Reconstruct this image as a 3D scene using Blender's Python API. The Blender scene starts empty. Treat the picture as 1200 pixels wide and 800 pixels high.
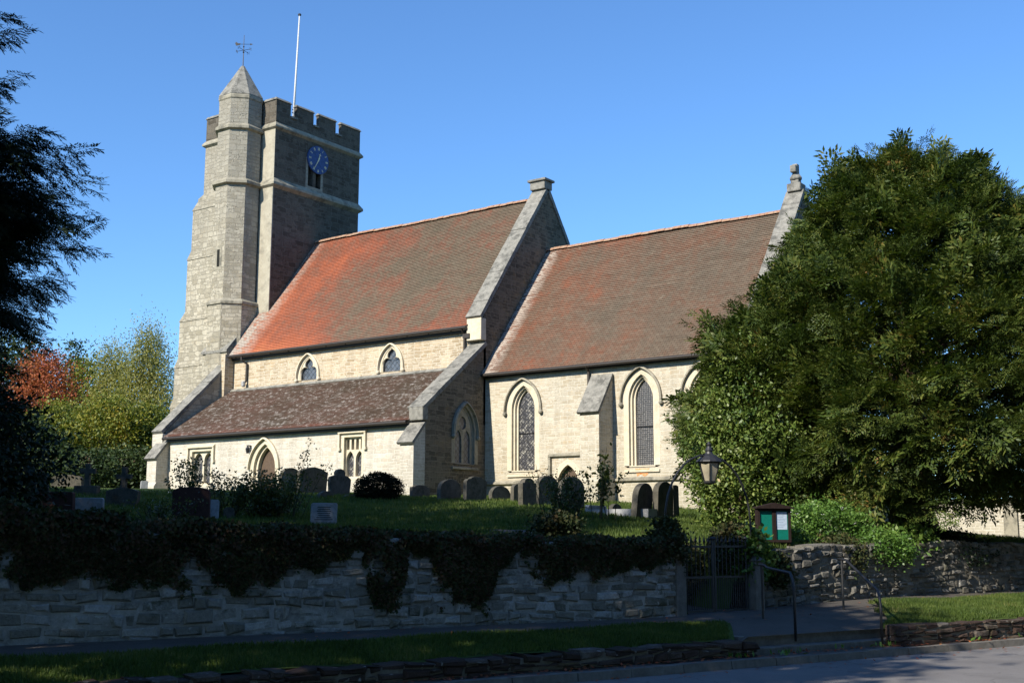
import bpy, math, random
import numpy as np
from mathutils import Vector, Matrix
from mathutils.geometry import tessellate_polygon
rad = math.radians
rng = np.random.default_rng(7)
random.seed(7)
C = bpy.context.scene.collection
scn = bpy.context.scene

# ---------------------------------------------------------------- camera (eye level is z = 0)
PITCH, YAW, ROLL, FPX = rad(9.18), rad(36.06), rad(0.16), 1400.0
Fw = np.array([-math.sin(YAW)*math.cos(PITCH), math.cos(YAW)*math.cos(PITCH), math.sin(PITCH)])
R0 = np.array([math.cos(YAW), math.sin(YAW), 0.0])
U0 = np.cross(R0, Fw)
Rt = R0*math.cos(ROLL)+U0*math.sin(ROLL)
Up = U0*math.cos(ROLL)-R0*math.sin(ROLL)
cam_d = bpy.data.cameras.new('camera')
cam_d.sensor_width = 36; cam_d.lens = 36*FPX/1200; cam_d.clip_start = .1; cam_d.clip_end = 4000
cam = bpy.data.objects.new('camera', cam_d); C.objects.link(cam)
cam.matrix_world = Matrix(((Rt[0], Up[0], -Fw[0], 0), (Rt[1], Up[1], -Fw[1], 0), (Rt[2], Up[2], -Fw[2], 0), (0, 0, 0, 1)))
scn.camera = cam
# ---------------------------------------------------------------- light
SUN_EL, SUN_AZ = 35.0, 7.0        # azimuth: degrees west of south
L = np.array([-math.sin(rad(SUN_AZ))*math.cos(rad(SUN_EL)), -math.cos(rad(SUN_AZ))*math.cos(rad(SUN_EL)), math.sin(rad(SUN_EL))])
w = bpy.data.worlds.new('World'); scn.world = w; w.use_nodes = True
wt = w.node_tree; wt.nodes.clear()
sk = wt.nodes.new('ShaderNodeTexSky'); sk.sky_type = 'NISHITA'; sk.sun_disc = False
sk.sun_elevation = rad(SUN_EL); sk.sun_rotation = rad(180+SUN_AZ)
sk.air_density = 1.0; sk.dust_density = 0.15; sk.ozone_density = 3.0; sk.altitude = 200
bg = wt.nodes.new('ShaderNodeBackground'); bg.inputs[1].default_value = 0.10
wo = wt.nodes.new('ShaderNodeOutputWorld')
tn = wt.nodes.new('ShaderNodeMix'); tn.data_type = 'RGBA'; tn.blend_type = 'MULTIPLY'; tn.inputs[0].default_value = 1; tn.inputs[7].default_value = (.74, 1.06, 1.36, 1)
wt.links.new(sk.outputs[0], tn.inputs[6]); wt.links.new(tn.outputs[2], bg.inputs[0]); wt.links.new(bg.outputs[0], wo.inputs[0])
sl = bpy.data.lights.new('sun', 'SUN'); sl.energy = 5.0; sl.angle = rad(.53); sl.color = (1, .93, .80)
so = bpy.data.objects.new('sun', sl); C.objects.link(so)
so.rotation_euler = Vector(L).to_track_quat('Z', 'Y').to_euler(); so.location = (0, 0, 60)
scn.view_settings.view_transform = 'Standard'; scn.view_settings.look = 'None'
scn.view_settings.gamma = 1.0; scn.view_settings.use_curve_mapping = False
scn.view_settings.exposure = 0.70
scn.render.engine = 'CYCLES'
scn.cycles.max_bounces = 5; scn.cycles.diffuse_bounces = 3; scn.cycles.transparent_max_bounces = 4
scn.cycles.use_denoising = True

# ---------------------------------------------------------------- street frame: s runs along the street, t across it towards the church
S_ = np.array([.342, .940, 0.]); T_ = np.array([-.940, .342, 0.])
def st(s, t, z=0.): return S_*s+T_*t+np.array([0, 0, z])
def to_st(x, y): return x*S_[0]+y*S_[1], x*T_[0]+y*T_[1]
def cf(u, v): # camera-frame ground point (right, forward) -> world xy
    p = R0*u+np.array([-math.sin(YAW), math.cos(YAW), 0])*v
    return p[0], p[1]
def pt(px, py, d): # place in the world seen at a pixel of the survey photo, at depth d
    return Rt*(px-600)/FPX*d-Up*(py-400)/FPX*d+Fw*d

# ---------------------------------------------------------------- mesh builder
class MB:
    def __init__(s): s.v = []; s.f = []; s.uv = {}
    def add(s, pts, faces, uvs=None):
        b = len(s.v); s.v.extend([tuple(float(c) for c in p) for p in pts])
        for i, f in enumerate(faces):
            s.f.append(tuple(b+k for k in f))
            if uvs: s.uv[len(s.f)-1] = uvs[i]
        return s
    def box(s, x0, x1, y0, y1, z0, z1):
        p = [(x, y, z) for z in (z0, z1) for y in (y0, y1) for x in (x0, x1)]
        return s.add(p, [(0, 2, 3, 1), (4, 5, 7, 6), (0, 1, 5, 4), (2, 6, 7, 3), (0, 4, 6, 2), (1, 3, 7, 5)])
    def hexa(s, p): # 8 points: bottom ring ccw then top ring
        return s.add(p, [(3, 2, 1, 0), (4, 5, 6, 7), (0, 1, 5, 4), (1, 2, 6, 5), (2, 3, 7, 6), (3, 0, 4, 7)])
    def prism(s, poly, n, caps=True): # poly: list of 3d points, extruded by vector n
        n = np.array(n, float); a = [np.array(p, float) for p in poly]; k = len(a)
        P = a+[q+n for q in a]
        tri = tessellate_polygon([[Vector(q) for q in a]])
        # orientation
        nn = Vector((0, 0, 0))
        for i in range(k):
            nn += Vector(a[i]).cross(Vector(a[(i+1) % k]))
        flip = nn.dot(Vector(n)) > 0
        F = []
        for i in range(k):
            j = (i+1) % k
            F.append((i, j, j+k, i+k) if flip else (j, i, i+k, j+k))
        if caps:
            for t in tri:
                tn = (Vector(a[t[1]])-Vector(a[t[0]])).cross(Vector(a[t[2]])-Vector(a[t[0]]))
                t1 = t if tn.dot(Vector(n)) < 0 else t[::-1]
                F.append(tuple(t1)); F.append(tuple(q+k for q in t1[::-1]))
        return s.add(P, F)
    def tube(s, pts, r, n=6, caps=True):
        pts = [np.array(p, float) for p in pts]; m = len(pts)
        rr = r if hasattr(r, '__len__') else [r]*m
        P = []; prev = None
        for i in range(m):
            d = pts[min(i+1, m-1)]-pts[max(i-1, 0)]; d = d/(np.linalg.norm(d)+1e-9)
            if prev is None:
                a = np.cross(d, [0, 0, 1.] if abs(d[2]) < .9 else [1., 0, 0])
            else: a = prev-d*(prev@d)
            a = a/(np.linalg.norm(a)+1e-9); prev = a; b = np.cross(d, a)
            for k in range(n):
                th = 2*math.pi*k/n; P.append(pts[i]+(a*math.cos(th)+b*math.sin(th))*rr[i])
        F = []
        for i in range(m-1):
            for k in range(n):
                k2 = (k+1) % n; F.append((i*n+k, i*n+k2, (i+1)*n+k2, (i+1)*n+k))
        if caps: F.append(tuple(range(n))[::-1]); F.append(tuple((m-1)*n+k for k in range(n)))
        return s.add(P, F)
    def lathe(s, c, prof, n=8, rot=0):
        P = []; m = len(prof)
        for r, z in prof:
            for k in range(n):
                th = 2*math.pi*(k+rot)/n; P.append((c[0]+r*math.cos(th), c[1]+r*math.sin(th), c[2]+z))
        F = [(i*n+k, i*n+(k+1) % n, (i+1)*n+(k+1) % n, (i+1)*n+k) for i in range(m-1) for k in range(n)]
        F.append(tuple(range(n))[::-1]); F.append(tuple((m-1)*n+k for k in range(n)))
        return s.add(P, F)
    def build(s, name, mat, parent=None, smooth=False, bevel=0):
        me = bpy.data.meshes.new(name)
        off = np.array(parent_loc(parent))
        V = np.array(s.v, float)-off
        me.from_pydata(V.tolist(), [], s.f)
        me.materials.append(mat)
        uvl = me.uv_layers.new(name='UVMap')
        A = np.array(s.v, float)
        for i, p in enumerate(me.polygons):
            if i in s.uv:
                for li, q in zip(p.loop_indices, s.uv[i]): uvl.data[li].uv = q
                continue
            n = p.normal
            if abs(n.z) > .97: u = Vector((1, 0, 0)); v = Vector((0, 1, 0))
            else:
                u = Vector((0, 0, 1)).cross(n).normalized(); v = n.cross(u)
            for li, vi in zip(p.loop_indices, p.vertices):
                q = Vector(A[vi]); uvl.data[li].uv = (q.dot(u), q.dot(v))
        if smooth: me.polygons.foreach_set('use_smooth', [True]*len(me.polygons))
        o = bpy.data.objects.new(name, me); C.objects.link(o)
        if parent is not None: o.parent = parent
        if bevel:
            m = o.modifiers.new('bevel', 'BEVEL'); m.width = bevel; m.segments = 2; m.limit_method = 'ANGLE'
        return o
LOC = {}
def parent_loc(p):
    l = np.zeros(3)
    while p is not None:
        l += np.array(p.location); p = p.parent
    return l
def tag(o, label=None, cat=None, group=None, kind=None):
    if label: o['label'] = label
    if cat: o['category'] = cat
    if group: o['group'] = group
    if kind: o['kind'] = kind
    return o
def empty(name, loc):
    o = bpy.data.objects.new(name, None); C.objects.link(o); o.location = tuple(float(c) for c in loc); o.empty_display_size = .2
    return o
def fast_mesh(name, V, F, mat, parent=None, loc=None, uv=None):  # V (n,3), F (m,4) quads
    me = bpy.data.meshes.new(name); V = np.asarray(V, np.float32)
    off = np.array(parent_loc(parent) if parent is not None else (loc if loc is not None else (0, 0, 0)), np.float32)
    V = V-off
    k = F.shape[1]
    me.vertices.add(len(V)); me.vertices.foreach_set('co', V.ravel())
    me.loops.add(F.size); me.loops.foreach_set('vertex_index', F.astype(np.int32).ravel())
    me.polygons.add(len(F)); me.polygons.foreach_set('loop_start', np.arange(0, F.size, k, dtype=np.int32))
    me.polygons.foreach_set('loop_total', np.full(len(F), k, dtype=np.int32))
    me.update(calc_edges=True); me.materials.append(mat)
    o = bpy.data.objects.new(name, me); C.objects.link(o)
    if parent is not None: o.parent = parent
    elif loc is not None: o.location = tuple(float(c) for c in loc)
    return o

# ---------------------------------------------------------------- node helper and materials
class N:
    def __init__(s, name):
        s.m = bpy.data.materials.new(name); s.m.use_nodes = True; s.t = s.m.node_tree; s.t.nodes.clear()
        s.out = s.t.nodes.new('ShaderNodeOutputMaterial')
    def n(s, ty, ins=None, **kw):
        nd = s.t.nodes.new(ty)
        for k, v in kw.items(): setattr(nd, k, v)
        for k, v in (ins or {}).items():
            if hasattr(v, 'is_linked'): s.t.links.new(v, nd.inputs[k])
            elif v is not None: nd.inputs[k].default_value = v
        return nd
    def uv(s): return s.n('ShaderNodeTexCoord').outputs['UV']
    def obj(s): return s.n('ShaderNodeNewGeometry').outputs['Position']
    def mapp(s, v, sc=(1, 1, 1), lo=(0, 0, 0)): return s.n('ShaderNodeMapping', {'Vector': v, 'Scale': sc, 'Location': lo}).outputs[0]
    def noise(s, v, sc, det=4, ro=.6, dist=0): return s.n('ShaderNodeTexNoise', {'Vector': v, 'Scale': sc, 'Detail': det, 'Roughness': ro, 'Distortion': dist}).outputs[0]
    def noisec(s, v, sc, det=3): return s.n('ShaderNodeTexNoise', {'Vector': v, 'Scale': sc, 'Detail': det}).outputs[1]
    def vor(s, v, sc, feat='F1', out=0): return s.n('ShaderNodeTexVoronoi', {'Vector': v, 'Scale': sc}, feature=feat).outputs[out]
    def ramp(s, f, st):
        r = s.n('ShaderNodeValToRGB', {'Fac': f}); e = r.color_ramp.elements
        while len(e) > 1: e.remove(e[-1])
        for i, (p, c) in enumerate(st):
            c = c if hasattr(c, '__len__') else (c, c, c)
            el = e[0] if i == 0 else e.new(p)
            el.position = p; el.color = (*c, 1)
        return r.outputs[0]
    def mix(s, f, a, b, mode='MIX'):
        nd = s.t.nodes.new('ShaderNodeMix'); nd.data_type = 'RGBA'; nd.blend_type = mode
        for i, v in ((0, f), (6, a), (7, b)):
            if hasattr(v, 'is_linked'): s.t.links.new(v, nd.inputs[i])
            else: nd.inputs[i].default_value = v if i == 0 else (*v, 1)
        return nd.outputs[2]
    def math(s, op, a, b=None, c=None):
        nd = s.t.nodes.new('ShaderNodeMath'); nd.operation = op
        for i, v in enumerate((a, b, c)):
            if v is None: continue
            if hasattr(v, 'is_linked'): s.t.links.new(v, nd.inputs[i])
            else: nd.inputs[i].default_value = v
        return nd.outputs[0]
    def vadd(s, a, b, sc):
        m = s.n('ShaderNodeVectorMath', {0: b, 3: sc}, operation='SCALE').outputs[0]
        return s.n('ShaderNodeVectorMath', {0: a, 1: m}, operation='ADD').outputs[0]
    def sep(s, v): return s.n('ShaderNodeSeparateXYZ', {0: v}).outputs
    def bump(s, h, st=.5, d=.02, nrm=None): return s.n('ShaderNodeBump', {'Height': h, 'Strength': st, 'Distance': d, 'Normal': nrm}).outputs[0]
    def fin(s, col, rough=.85, bump=None, spec=.3, metal=0, disp=None):
        b = s.n('ShaderNodeBsdfPrincipled', {'Roughness': rough, 'Specular IOR Level': spec, 'Metallic': metal})
        if hasattr(col, 'is_linked'): s.t.links.new(col, b.inputs['Base Color'])
        else: b.inputs['Base Color'].default_value = (*col, 1)
        if bump is not None: s.t.links.new(bump, b.inputs['Normal'])
        s.t.links.new(b.outputs[0], s.out.inputs[0]); s.b = b
        return s.m

def stone_mat(name, c1, c2, mortar, bw, bh, msize=.012, warp=.03, stain=((.5, 1.), (.8, .75)), lich=None, bstr=.6, patch=None, moss=None, high=None):
    n = N(name); uv = n.uv(); pos = n.obj()
    wv = n.noisec(uv, 3.2, 3)
    wv = n.n('ShaderNodeVectorMath', {0: wv, 1: (.5, .5, .5)}, operation='SUBTRACT').outputs[0]
    v = n.vadd(uv, wv, warp*2)
    br = n.n('ShaderNodeTexBrick', {'Vector': v, 'Color1': (0, 0, 0, 1), 'Color2': (1, 1, 1, 1), 'Mortar': (.5, .5, .5, 1), 'Scale': 1.0, 'Mortar Size': msize, 'Mortar Smooth': .25, 'Bias': 0., 'Brick Width': bw, 'Row Height': bh}, offset=.45, squash=1.25, squash_frequency=3)
    b2 = n.n('ShaderNodeTexBrick', {'Vector': n.vadd(uv, wv, warp*3.5), 'Color1': (0, 0, 0, 1), 'Color2': (1, 1, 1, 1), 'Mortar': (.5, .5, .5, 1), 'Scale': 1.0, 'Mortar Size': msize*1.1, 'Mortar Smooth': .3, 'Bias': 0., 'Brick Width': bw*1.55, 'Row Height': bh*1.5}, offset=.37, squash=.75, squash_frequency=2)
    sel = n.ramp(n.noise(uv, 1.1, 4, .65), [(.47, 0.), (.50, 1.)])
    bc = n.mix(sel, br.outputs[0], b2.outputs[0]); bf = n.mix(sel, br.outputs[1], b2.outputs[1])
    mid = tuple((a+b)/2 for a, b in zip(c1, c2))
    col = n.ramp(bc, [(0, c1), (.35, mid), (.6, c2), (1, tuple(min(1, x*1.12) for x in c2))])
    big = n.noise(pos, .55, 5, .62); fine = n.noise(uv, 14, 4, .7); med = n.noise(pos, 2.3, 5, .65)
    col = n.mix(n.ramp(fine, [(.3, .0), (.75, .55)]), col, tuple(x*.72 for x in c1), 'MIX')
    col = n.mix(1.0, col, n.ramp(big, [(.3, stain[0][1]), (.7, stain[1][1])]), 'MULTIPLY')
    col = n.mix(1., col, n.ramp(n.noise(n.mapp(pos, (1.6, 1.6, .2)), 1.5, 6, .7), [(.36, .80), (.56, 1.)]), 'MULTIPLY')
    if patch: # coloured patches (iron stone, weathering)
        col = n.mix(n.ramp(med, [(.55, 0.), (.72, patch[1])]), col, patch[0])
    if lich:
        lf = n.noise(pos, 5.5, 6, .75)
        col = n.mix(n.ramp(lf, [(.56, 0.), (.68, lich[1])]), col, lich[0])
    if high: # greyer, more weathered stone towards the exposed top
        hz = n.n('ShaderNodeMapRange', {0: n.sep(pos)[2], 1: high[0], 2: high[1], 3: 0., 4: 1.}).outputs[0]
        hz = n.math('MULTIPLY', hz, n.ramp(n.noise(pos, 1.4, 6, .75), [(.3, .35), (.62, .95)]))
        col = n.mix(hz, col, high[2])
    mf = n.math('MULTIPLY', bf, n.ramp(n.noise(uv, 6, 3), [(.35, .35), (.6, 1.)]))
    col = n.mix(mf, col, mortar)
    if moss:
        col = n.mix(n.ramp(n.noise(pos, 3.1, 5, .7), [(.5, 0.), (.62, moss[1])]), col, moss[0])
    h = n.math('SUBTRACT', n.math('MULTIPLY', fine, .35), n.math('MULTIPLY', bf, .8))
    h = n.math('ADD', h, n.math('MULTIPLY', bc, .45)); h = n.math('ADD', h, n.math('MULTIPLY', n.noise(uv, 45, 3), .2))
    return n.fin(col, .92, n.bump(h, bstr, .03), .15)
def plain_stone(name, c, c2, sc=6, dark=None, bstr=.4, rough=.9):
    n = N(name); pos = n.obj()
    f = n.noise(pos, sc, 6, .68); g = n.noise(pos, sc*6, 4, .7)
    col = n.mix(n.ramp(f, [(.35, 0.), (.68, 1.)]), c, c2)
    if dark: col = n.mix(n.ramp(n.noise(pos, sc*.45, 6, .75), [(.5, 0.), (.62, dark[1])]), col, dark[0])
    col = n.mix(n.ramp(g, [(.35, .0), (.8, .35)]), col, tuple(x*.55 for x in c))
    return n.fin(col, rough, n.bump(n.math('ADD', f, n.math('MULTIPLY', g, .5)), bstr, .02), .15)
def tile_mat(name, stops, edge_x=None, gauge=.11, tw=.18, speck=None, grad=None, verge=None, low=None, sps=3.5):
    n = N(name); uv = n.uv(); pos = n.obj(); su = n.sep(uv)
    v = n.math('DIVIDE', su[1], gauge); row = n.math('FLOOR', v)
    u = n.math('ADD', n.math('DIVIDE', su[0], tw), n.math('MULTIPLY', n.math('MODULO', row, 2.), .5)); cu = n.math('FLOOR', u)
    cell = n.n('ShaderNodeCombineXYZ', {0: cu, 1: row}).outputs[0]
    wn = n.n('ShaderNodeTexWhiteNoise', {'Vector': cell}, noise_dimensions='2D').outputs[0]
    big = n.noise(pos, .42, 5, .6); med = n.noise(n.mapp(pos, (1.7, .35, .35)), 1.9, 6, .75)
    f = n.math('ADD', n.math('MULTIPLY', big, .75), n.math('MULTIPLY', med, .35)); f = n.math('ADD', f, n.math('MULTIPLY', n.math('SUBTRACT', wn, .5), .10)); f = n.math('ADD', f, n.math('MULTIPLY', n.math('SUBTRACT', n.noise(pos, 9, 4, .7), .5), .16))
    if grad: # (x where red, x where brown, amount)
        px = n.sep(pos)[0]
        g = n.n('ShaderNodeMapRange', {0: px, 1: grad[0], 2: grad[1], 3: -grad[2], 4: grad[2]}).outputs[0]
        f = n.math('ADD', f, g)
    if low: # reddish course along the eaves
        g = n.n('ShaderNodeMapRange', {0: su[1], 1: 0., 2: low[0], 3: -low[1], 4: 0.}).outputs[0]
        f = n.math('ADD', f, g)
    col = n.ramp(f, stops)
    val = n.ramp(wn, [(0, .88), (.5, 1.), (1, 1.12)])
    col = n.mix(1., col, val, 'MULTIPLY')
    if verge: # pale lichen/mortar band along one verge: (x0, dx/dv, width, colour)
        xx = n.math('SUBTRACT', su[0], verge[0])
        m = n.n('ShaderNodeMapRange', {0: xx, 1: verge[1]*.35, 2: verge[1], 3: 1., 4: 0.}).outputs[0]
        m = n.math('MULTIPLY', m, n.ramp(n.math('ADD', n.math('MULTIPLY', wn, .5), n.math('MULTIPLY', med, .6)), [(.3, .25), (.6, 1.)]))
        col = n.mix(m, col, verge[2])
    if speck:
        lf = n.noise(pos, sps, 6, .85); l2 = n.math('ADD', n.math('MULTIPLY', n.math('SUBTRACT', wn, .5), .14), lf)
        col = n.mix(n.ramp(l2, [(speck[1], 0.), (speck[1]+.12, speck[2])]), col, speck[0])
    fu = n.math('FRACT', u); jt = n.math('LESS_THAN', fu, .07)
    col = n.mix(n.math('MULTIPLY', jt, .6), col, (.03, .02, .015))
    h = n.math('ADD', n.math('MULTIPLY', wn, .6), n.math('MULTIPLY', n.noise(uv, 30, 3), .5)); h = n.math('SUBTRACT', h, n.math('MULTIPLY', jt, .8))
    return n.fin(col, .9, n.bump(h, .6, .02), .15)
def leaf_mat(name, stops, rough=.5, spec=.4, trans=.25, ps=1.2, pamt=.5):
    n = N(name); g = n.n('ShaderNodeNewGeometry'); ri = g.outputs['Random Per Island']
    f = n.math('ADD', n.math('MULTIPLY', ri, 1-pamt), n.math('MULTIPLY', n.ramp(n.noise(g.outputs['Position'], ps, 4, .6), [(.3, 0.), (.7, 1.)]), pamt))
    col = n.ramp(f, stops)
    m = n.fin(col, rough, None, spec)
    tr = n.n('ShaderNodeBsdfTranslucent', {'Color': n.mix(1., col, (1.2, 1.3, .6), 'MULTIPLY')})
    ms = n.n('ShaderNodeMixShader', {0: trans, 1: n.b.outputs[0], 2: tr.outputs[0]})
    n.t.links.new(ms.outputs[0], n.out.inputs[0])
    return m
def simple(name, col, rough=.6, spec=.4, metal=0, var=.25, sc=20):
    n = N(name); f = n.noise(n.obj(), sc, 4, .6)
    c = n.mix(n.ramp(f, [(.3, 0.), (.7, 1.)]), tuple(x*(1-var) for x in col), tuple(min(1, x*(1+var)) for x in col))
    return n.fin(c, rough, n.bump(f, .15, .01), spec, metal)
M = {}
M['chancel'] = stone_mat('chancel_stone', (.46, .395, .29), (.55, .50, .40), (.56, .52, .43), .25, .095, .011, .035, lich=None, patch=((.44, .31, .17), .45), stain=((0, 1.), (0, .88)), high=(2.7, 1.2, (.33, .30, .22)))
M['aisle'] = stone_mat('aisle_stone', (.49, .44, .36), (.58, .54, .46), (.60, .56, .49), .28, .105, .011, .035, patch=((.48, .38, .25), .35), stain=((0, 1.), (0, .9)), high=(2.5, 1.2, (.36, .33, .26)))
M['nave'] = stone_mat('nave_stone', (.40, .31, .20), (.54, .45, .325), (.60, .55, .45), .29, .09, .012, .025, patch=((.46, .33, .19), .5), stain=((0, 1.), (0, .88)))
M['gable'] = stone_mat('shaded_gable_stone', (.10, .086, .064), (.20, .165, .12), (.22, .185, .135), .34, .12, .012, .04, lich=((.05, .046, .038), .8), patch=((.24, .17, .085), .55), stain=((0, .8), (0, .95)))  # stone of the east walls, darkened so their shade sits in the colour
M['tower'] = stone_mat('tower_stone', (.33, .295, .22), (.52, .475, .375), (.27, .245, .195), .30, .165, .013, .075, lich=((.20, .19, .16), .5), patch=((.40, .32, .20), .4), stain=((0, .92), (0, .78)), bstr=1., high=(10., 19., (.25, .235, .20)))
M['tower_dark'] = stone_mat('weathered_shaded_tower_stone', (.085, .073, .057), (.155, .135, .108), (.16, .148, .125), .38, .15, .012, .045, lich=((.045, .042, .038), .85), stain=((0, .75), (0, 1.)), bstr=.8)  # weathered grey-brown, with the east face's shade also put into the colour
M['ashlar'] = plain_stone('dressed_stone', (.56, .49, .36), (.62, .56, .44), 5, ((.40, .34, .24), .5))
M['weathered_strip'] = plain_stone('corner_strip_stone', (.33, .30, .235), (.42, .39, .31), 3, ((.2, .185, .15), .7))
M['weathered'] = plain_stone('weathered_coping_stone', (.16, .155, .135), (.30, .285, .25), 5, ((.08, .078, .07), .85))
M['string'] = plain_stone('string_course_stone', (.24, .22, .17), (.36, .33, .26), 4, ((.12, .115, .095), .85))
RED, ORG, BRN, GRN, GRY = (.30, .075, .035), (.36, .12, .05), (.145, .07, .04), (.115, .09, .055), (.30, .26, .22)
M['nave_tile'] = tile_mat('nave_tiles', [(.2, (.42, .15, .07)), (.36, (.34, .105, .052)), (.49, (.24, .085, .05)), (.59, (.18, .088, .058)), (.72, (.135, .10, .07)), (.88, (.11, .092, .065))],
    grad=(-40.5, -32, .17), verge=(-40.6, 1.5, (.36, .31, .26)), low=(1.6, .12), speck=((.33, .28, .2), .66, .5))
M['chancel_tile'] = tile_mat('chancel_tiles', [(.2, (.29, .105, .05)), (.38, (.215, .088, .052)), (.5, (.155, .09, .06)), (.64, (.128, .095, .068)), (.85, (.10, .085, .063))],
    grad=(-27, -19, .08), verge=(-26.7, .8, (.40, .34, .29)), low=(.9, .05), speck=((.33, .28, .2), .64, .45))
M['aisle_tile'] = tile_mat('aisle_tiles', [(.1, (.15, .06, .04)), (.38, (.105, .058, .042)), (.58, (.08, .054, .038)), (.8, (.07, .056, .04))],
    speck=((.40, .37, .34), .53, .72), low=(.35, .3), sps=7.)
M['ridge'] = plain_stone('ridge_tile_clay', (.28, .13, .075), (.38, .30, .22), 9)
M['glass_dark'] = None
def glass_mat(name, base, pale, lat=.13, amt=.5, diag=True):
    n = N(name); uv = n.uv()
    mp = n.n('ShaderNodeMapping', {'Vector': uv, 'Rotation': (0, 0, rad(45) if diag else 0), 'Scale': (1, 1, 1)}).outputs[0]
    br = n.n('ShaderNodeTexBrick', {'Vector': mp, 'Color1': (0, 0, 0, 1), 'Color2': (1, 1, 1, 1), 'Mortar': (.5, .5, .5, 1), 'Scale': 1., 'Mortar Size': .012, 'Mortar Smooth': .1, 'Bias': 0, 'Brick Width': lat, 'Row Height': lat}, offset=0.)
    f = n.noise(uv, 5, 5, .75)
    col = n.mix(n.ramp(br.outputs[0], [(0, 0.), (1, 1.)]), base, tuple(x*1.7 for x in base))
    col = n.mix(n.ramp(f, [(.5, 0.), (.62, amt)]), col, pale)
    col = n.mix(br.outputs[1], col, (.02, .02, .022))
    m = n.fin(col, .35, n.bump(n.math('ADD', br.outputs[0], n.noise(uv, 9, 2)), .5, .01), .5)
    return m
M['glass'] = glass_mat('leaded_glass', (.055, .055, .06), (.26, .245, .22), .13, .55)
M['glass_blue'] = glass_mat('leaded_diamond_glass', (.05, .06, .075), (.16, .18, .21), .16, .4)
M['glass_pattern'] = glass_mat('leaded_patterned_glass', (.04, .04, .045), (.42, .40, .34), .10, .8)
M['glass_grey'] = glass_mat('guarded_glass', (.10, .095, .09), (.17, .165, .155), .07, .5, False)
M['black'] = simple('black_iron', (.018, .018, .02), .5, .5)
M['gutter'] = simple('gutter_paint', (.03, .024, .02), .6, .4)
M['grille'] = simple('dark_louvre', (.02, .02, .018), .9, .1)
M['wood'] = simple('oak_door', (.09, .06, .04), .7, .3)
M['lamp_glass'] = None
M['rust'] = plain_stone('rust_stained_stone', (.62, .22, .07), (.60, .42, .25), 9)
M['blue'] = simple('clock_blue', (.035, .075, .20), .65, .3, var=.3, sc=6)
M['gold'] = simple('clock_gilt', (.62, .56, .36), .5, .5)
M['white'] = simple('white_paint', (.75, .75, .73), .5, .4, var=.06)
M['grave'] = plain_stone('gravestone', (.075, .07, .056), (.125, .113, .09), 7, ((.035, .036, .026), .75), .5)
M['grave_red'] = plain_stone('red_sandstone', (.06, .03, .025), (.085, .045, .036), 7, ((.04, .024, .02), .6))
M['grave_pale'] = plain_stone('pale_marble', (.30, .30, .30), (.40, .40, .40), 9, ((.16, .16, .15), .5))
M['insc'] = simple('inscription', (.05, .05, .05), .8, .2)
M['bark'] = plain_stone('bark', (.09, .06, .04), (.15, .11, .08), 10, None, .9)
M['twig'] = simple('twig', (.05, .05, .025), .8, .2)

# ---------------------------------------------------------------- terrain
def smooth(a, b, x):
    k = np.clip((x-a)/(b-a), 0, 1); return k*k*(3-2*k)
def wall_t(s): # street face of the churchyard wall
    s = np.asarray(s, float)
    return np.where(s < 14, 15.2-.04*s, np.interp(s, [14, 14.9, 20, 40], [14.75, 15.0, 15.6, 15.6]))
def H(x, y):
    x = np.asarray(x, float); y = np.asarray(y, float)
    s, t = to_st(x, y); wt_ = wall_t(s)
    d = t-wt_
    base = np.interp(d, [0, 3, 8, 12, 16.6, 21, 26, 60, 900], [-.12, -.02, .42, .72, 1.08, 1.37, 1.55, 1.62, 1.7])
    base = base-.36*(1-smooth(11, 18.5, s))*np.exp(-((d-11)/8)**2)-.95*smooth(27.5, 32, s)*(1-smooth(11, 16, d))*smooth(0, 3, d)
    base = base+.10*np.clip((13-s)/10, 0, 1)*np.exp(-np.maximum(d, 0)/4)
    base = base+.03*np.sin(s*1.3+.5*t)*np.cos(t*.9)+.03*np.sin(s*.37+1)*np.sin(t*.51)
    base = base-.20*np.exp(-np.maximum(d, 0)/1.2)*smooth(14.6, 15.2, s)
    # path rising from the gate
    pm = smooth(13.1, 13.4, s)*(1-smooth(14.6, 14.9, s))
    pz = np.interp(d, [0, 2.2, 5.5, 7], [-1.30, -1.15, -.1, .35])
    base = np.where((d < 7) & (d > -1), base*(1-pm)+np.minimum(pz, base)*pm, base)
    return base
def Hs(x, y): return float(H(x, y))

def grid(name, s0, s1, t0, t1, ns, nt, zf, mat, world=True):
    ss = np.linspace(s0, s1, ns+1) if np.isscalar(s0) else s0
    tt = np.linspace(t0, t1, nt+1)
    Sg, Tg = np.meshgrid(ss, tt, indexing='ij')
    X = S_[0]*Sg+T_[0]*Tg; Y = S_[1]*Sg+T_[1]*Tg; Z = zf(Sg, Tg)
    V = np.stack([X.ravel(), Y.ravel(), Z.ravel()], 1)
    i, j = np.meshgrid(np.arange(ns), np.arange(nt), indexing='ij'); a = (i*(nt+1)+j).ravel()
    F = np.stack([a, a+nt+1, a+nt+2, a+1], 1)
    o = fast_mesh(name, V, F, mat)
    o.data.polygons.foreach_set('use_smooth', [True]*len(F))
    return o
def soil_grass():
    n = N('grass_ground'); p = n.obj()
    f = n.noise(p, 1.3, 6, .7); g = n.noise(p, 30, 4, .7)
    c = n.ramp(n.math('ADD', n.math('MULTIPLY', f, .6), n.math('MULTIPLY', g, .45)), [(.3, (.035, .05, .012)), (.5, (.06, .09, .02)), (.68, (.095, .125, .03)), (.8, (.13, .14, .05))])
    return n.fin(c, .95, n.bump(g, .8, .04), .1)
M['turf'] = soil_grass()
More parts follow.
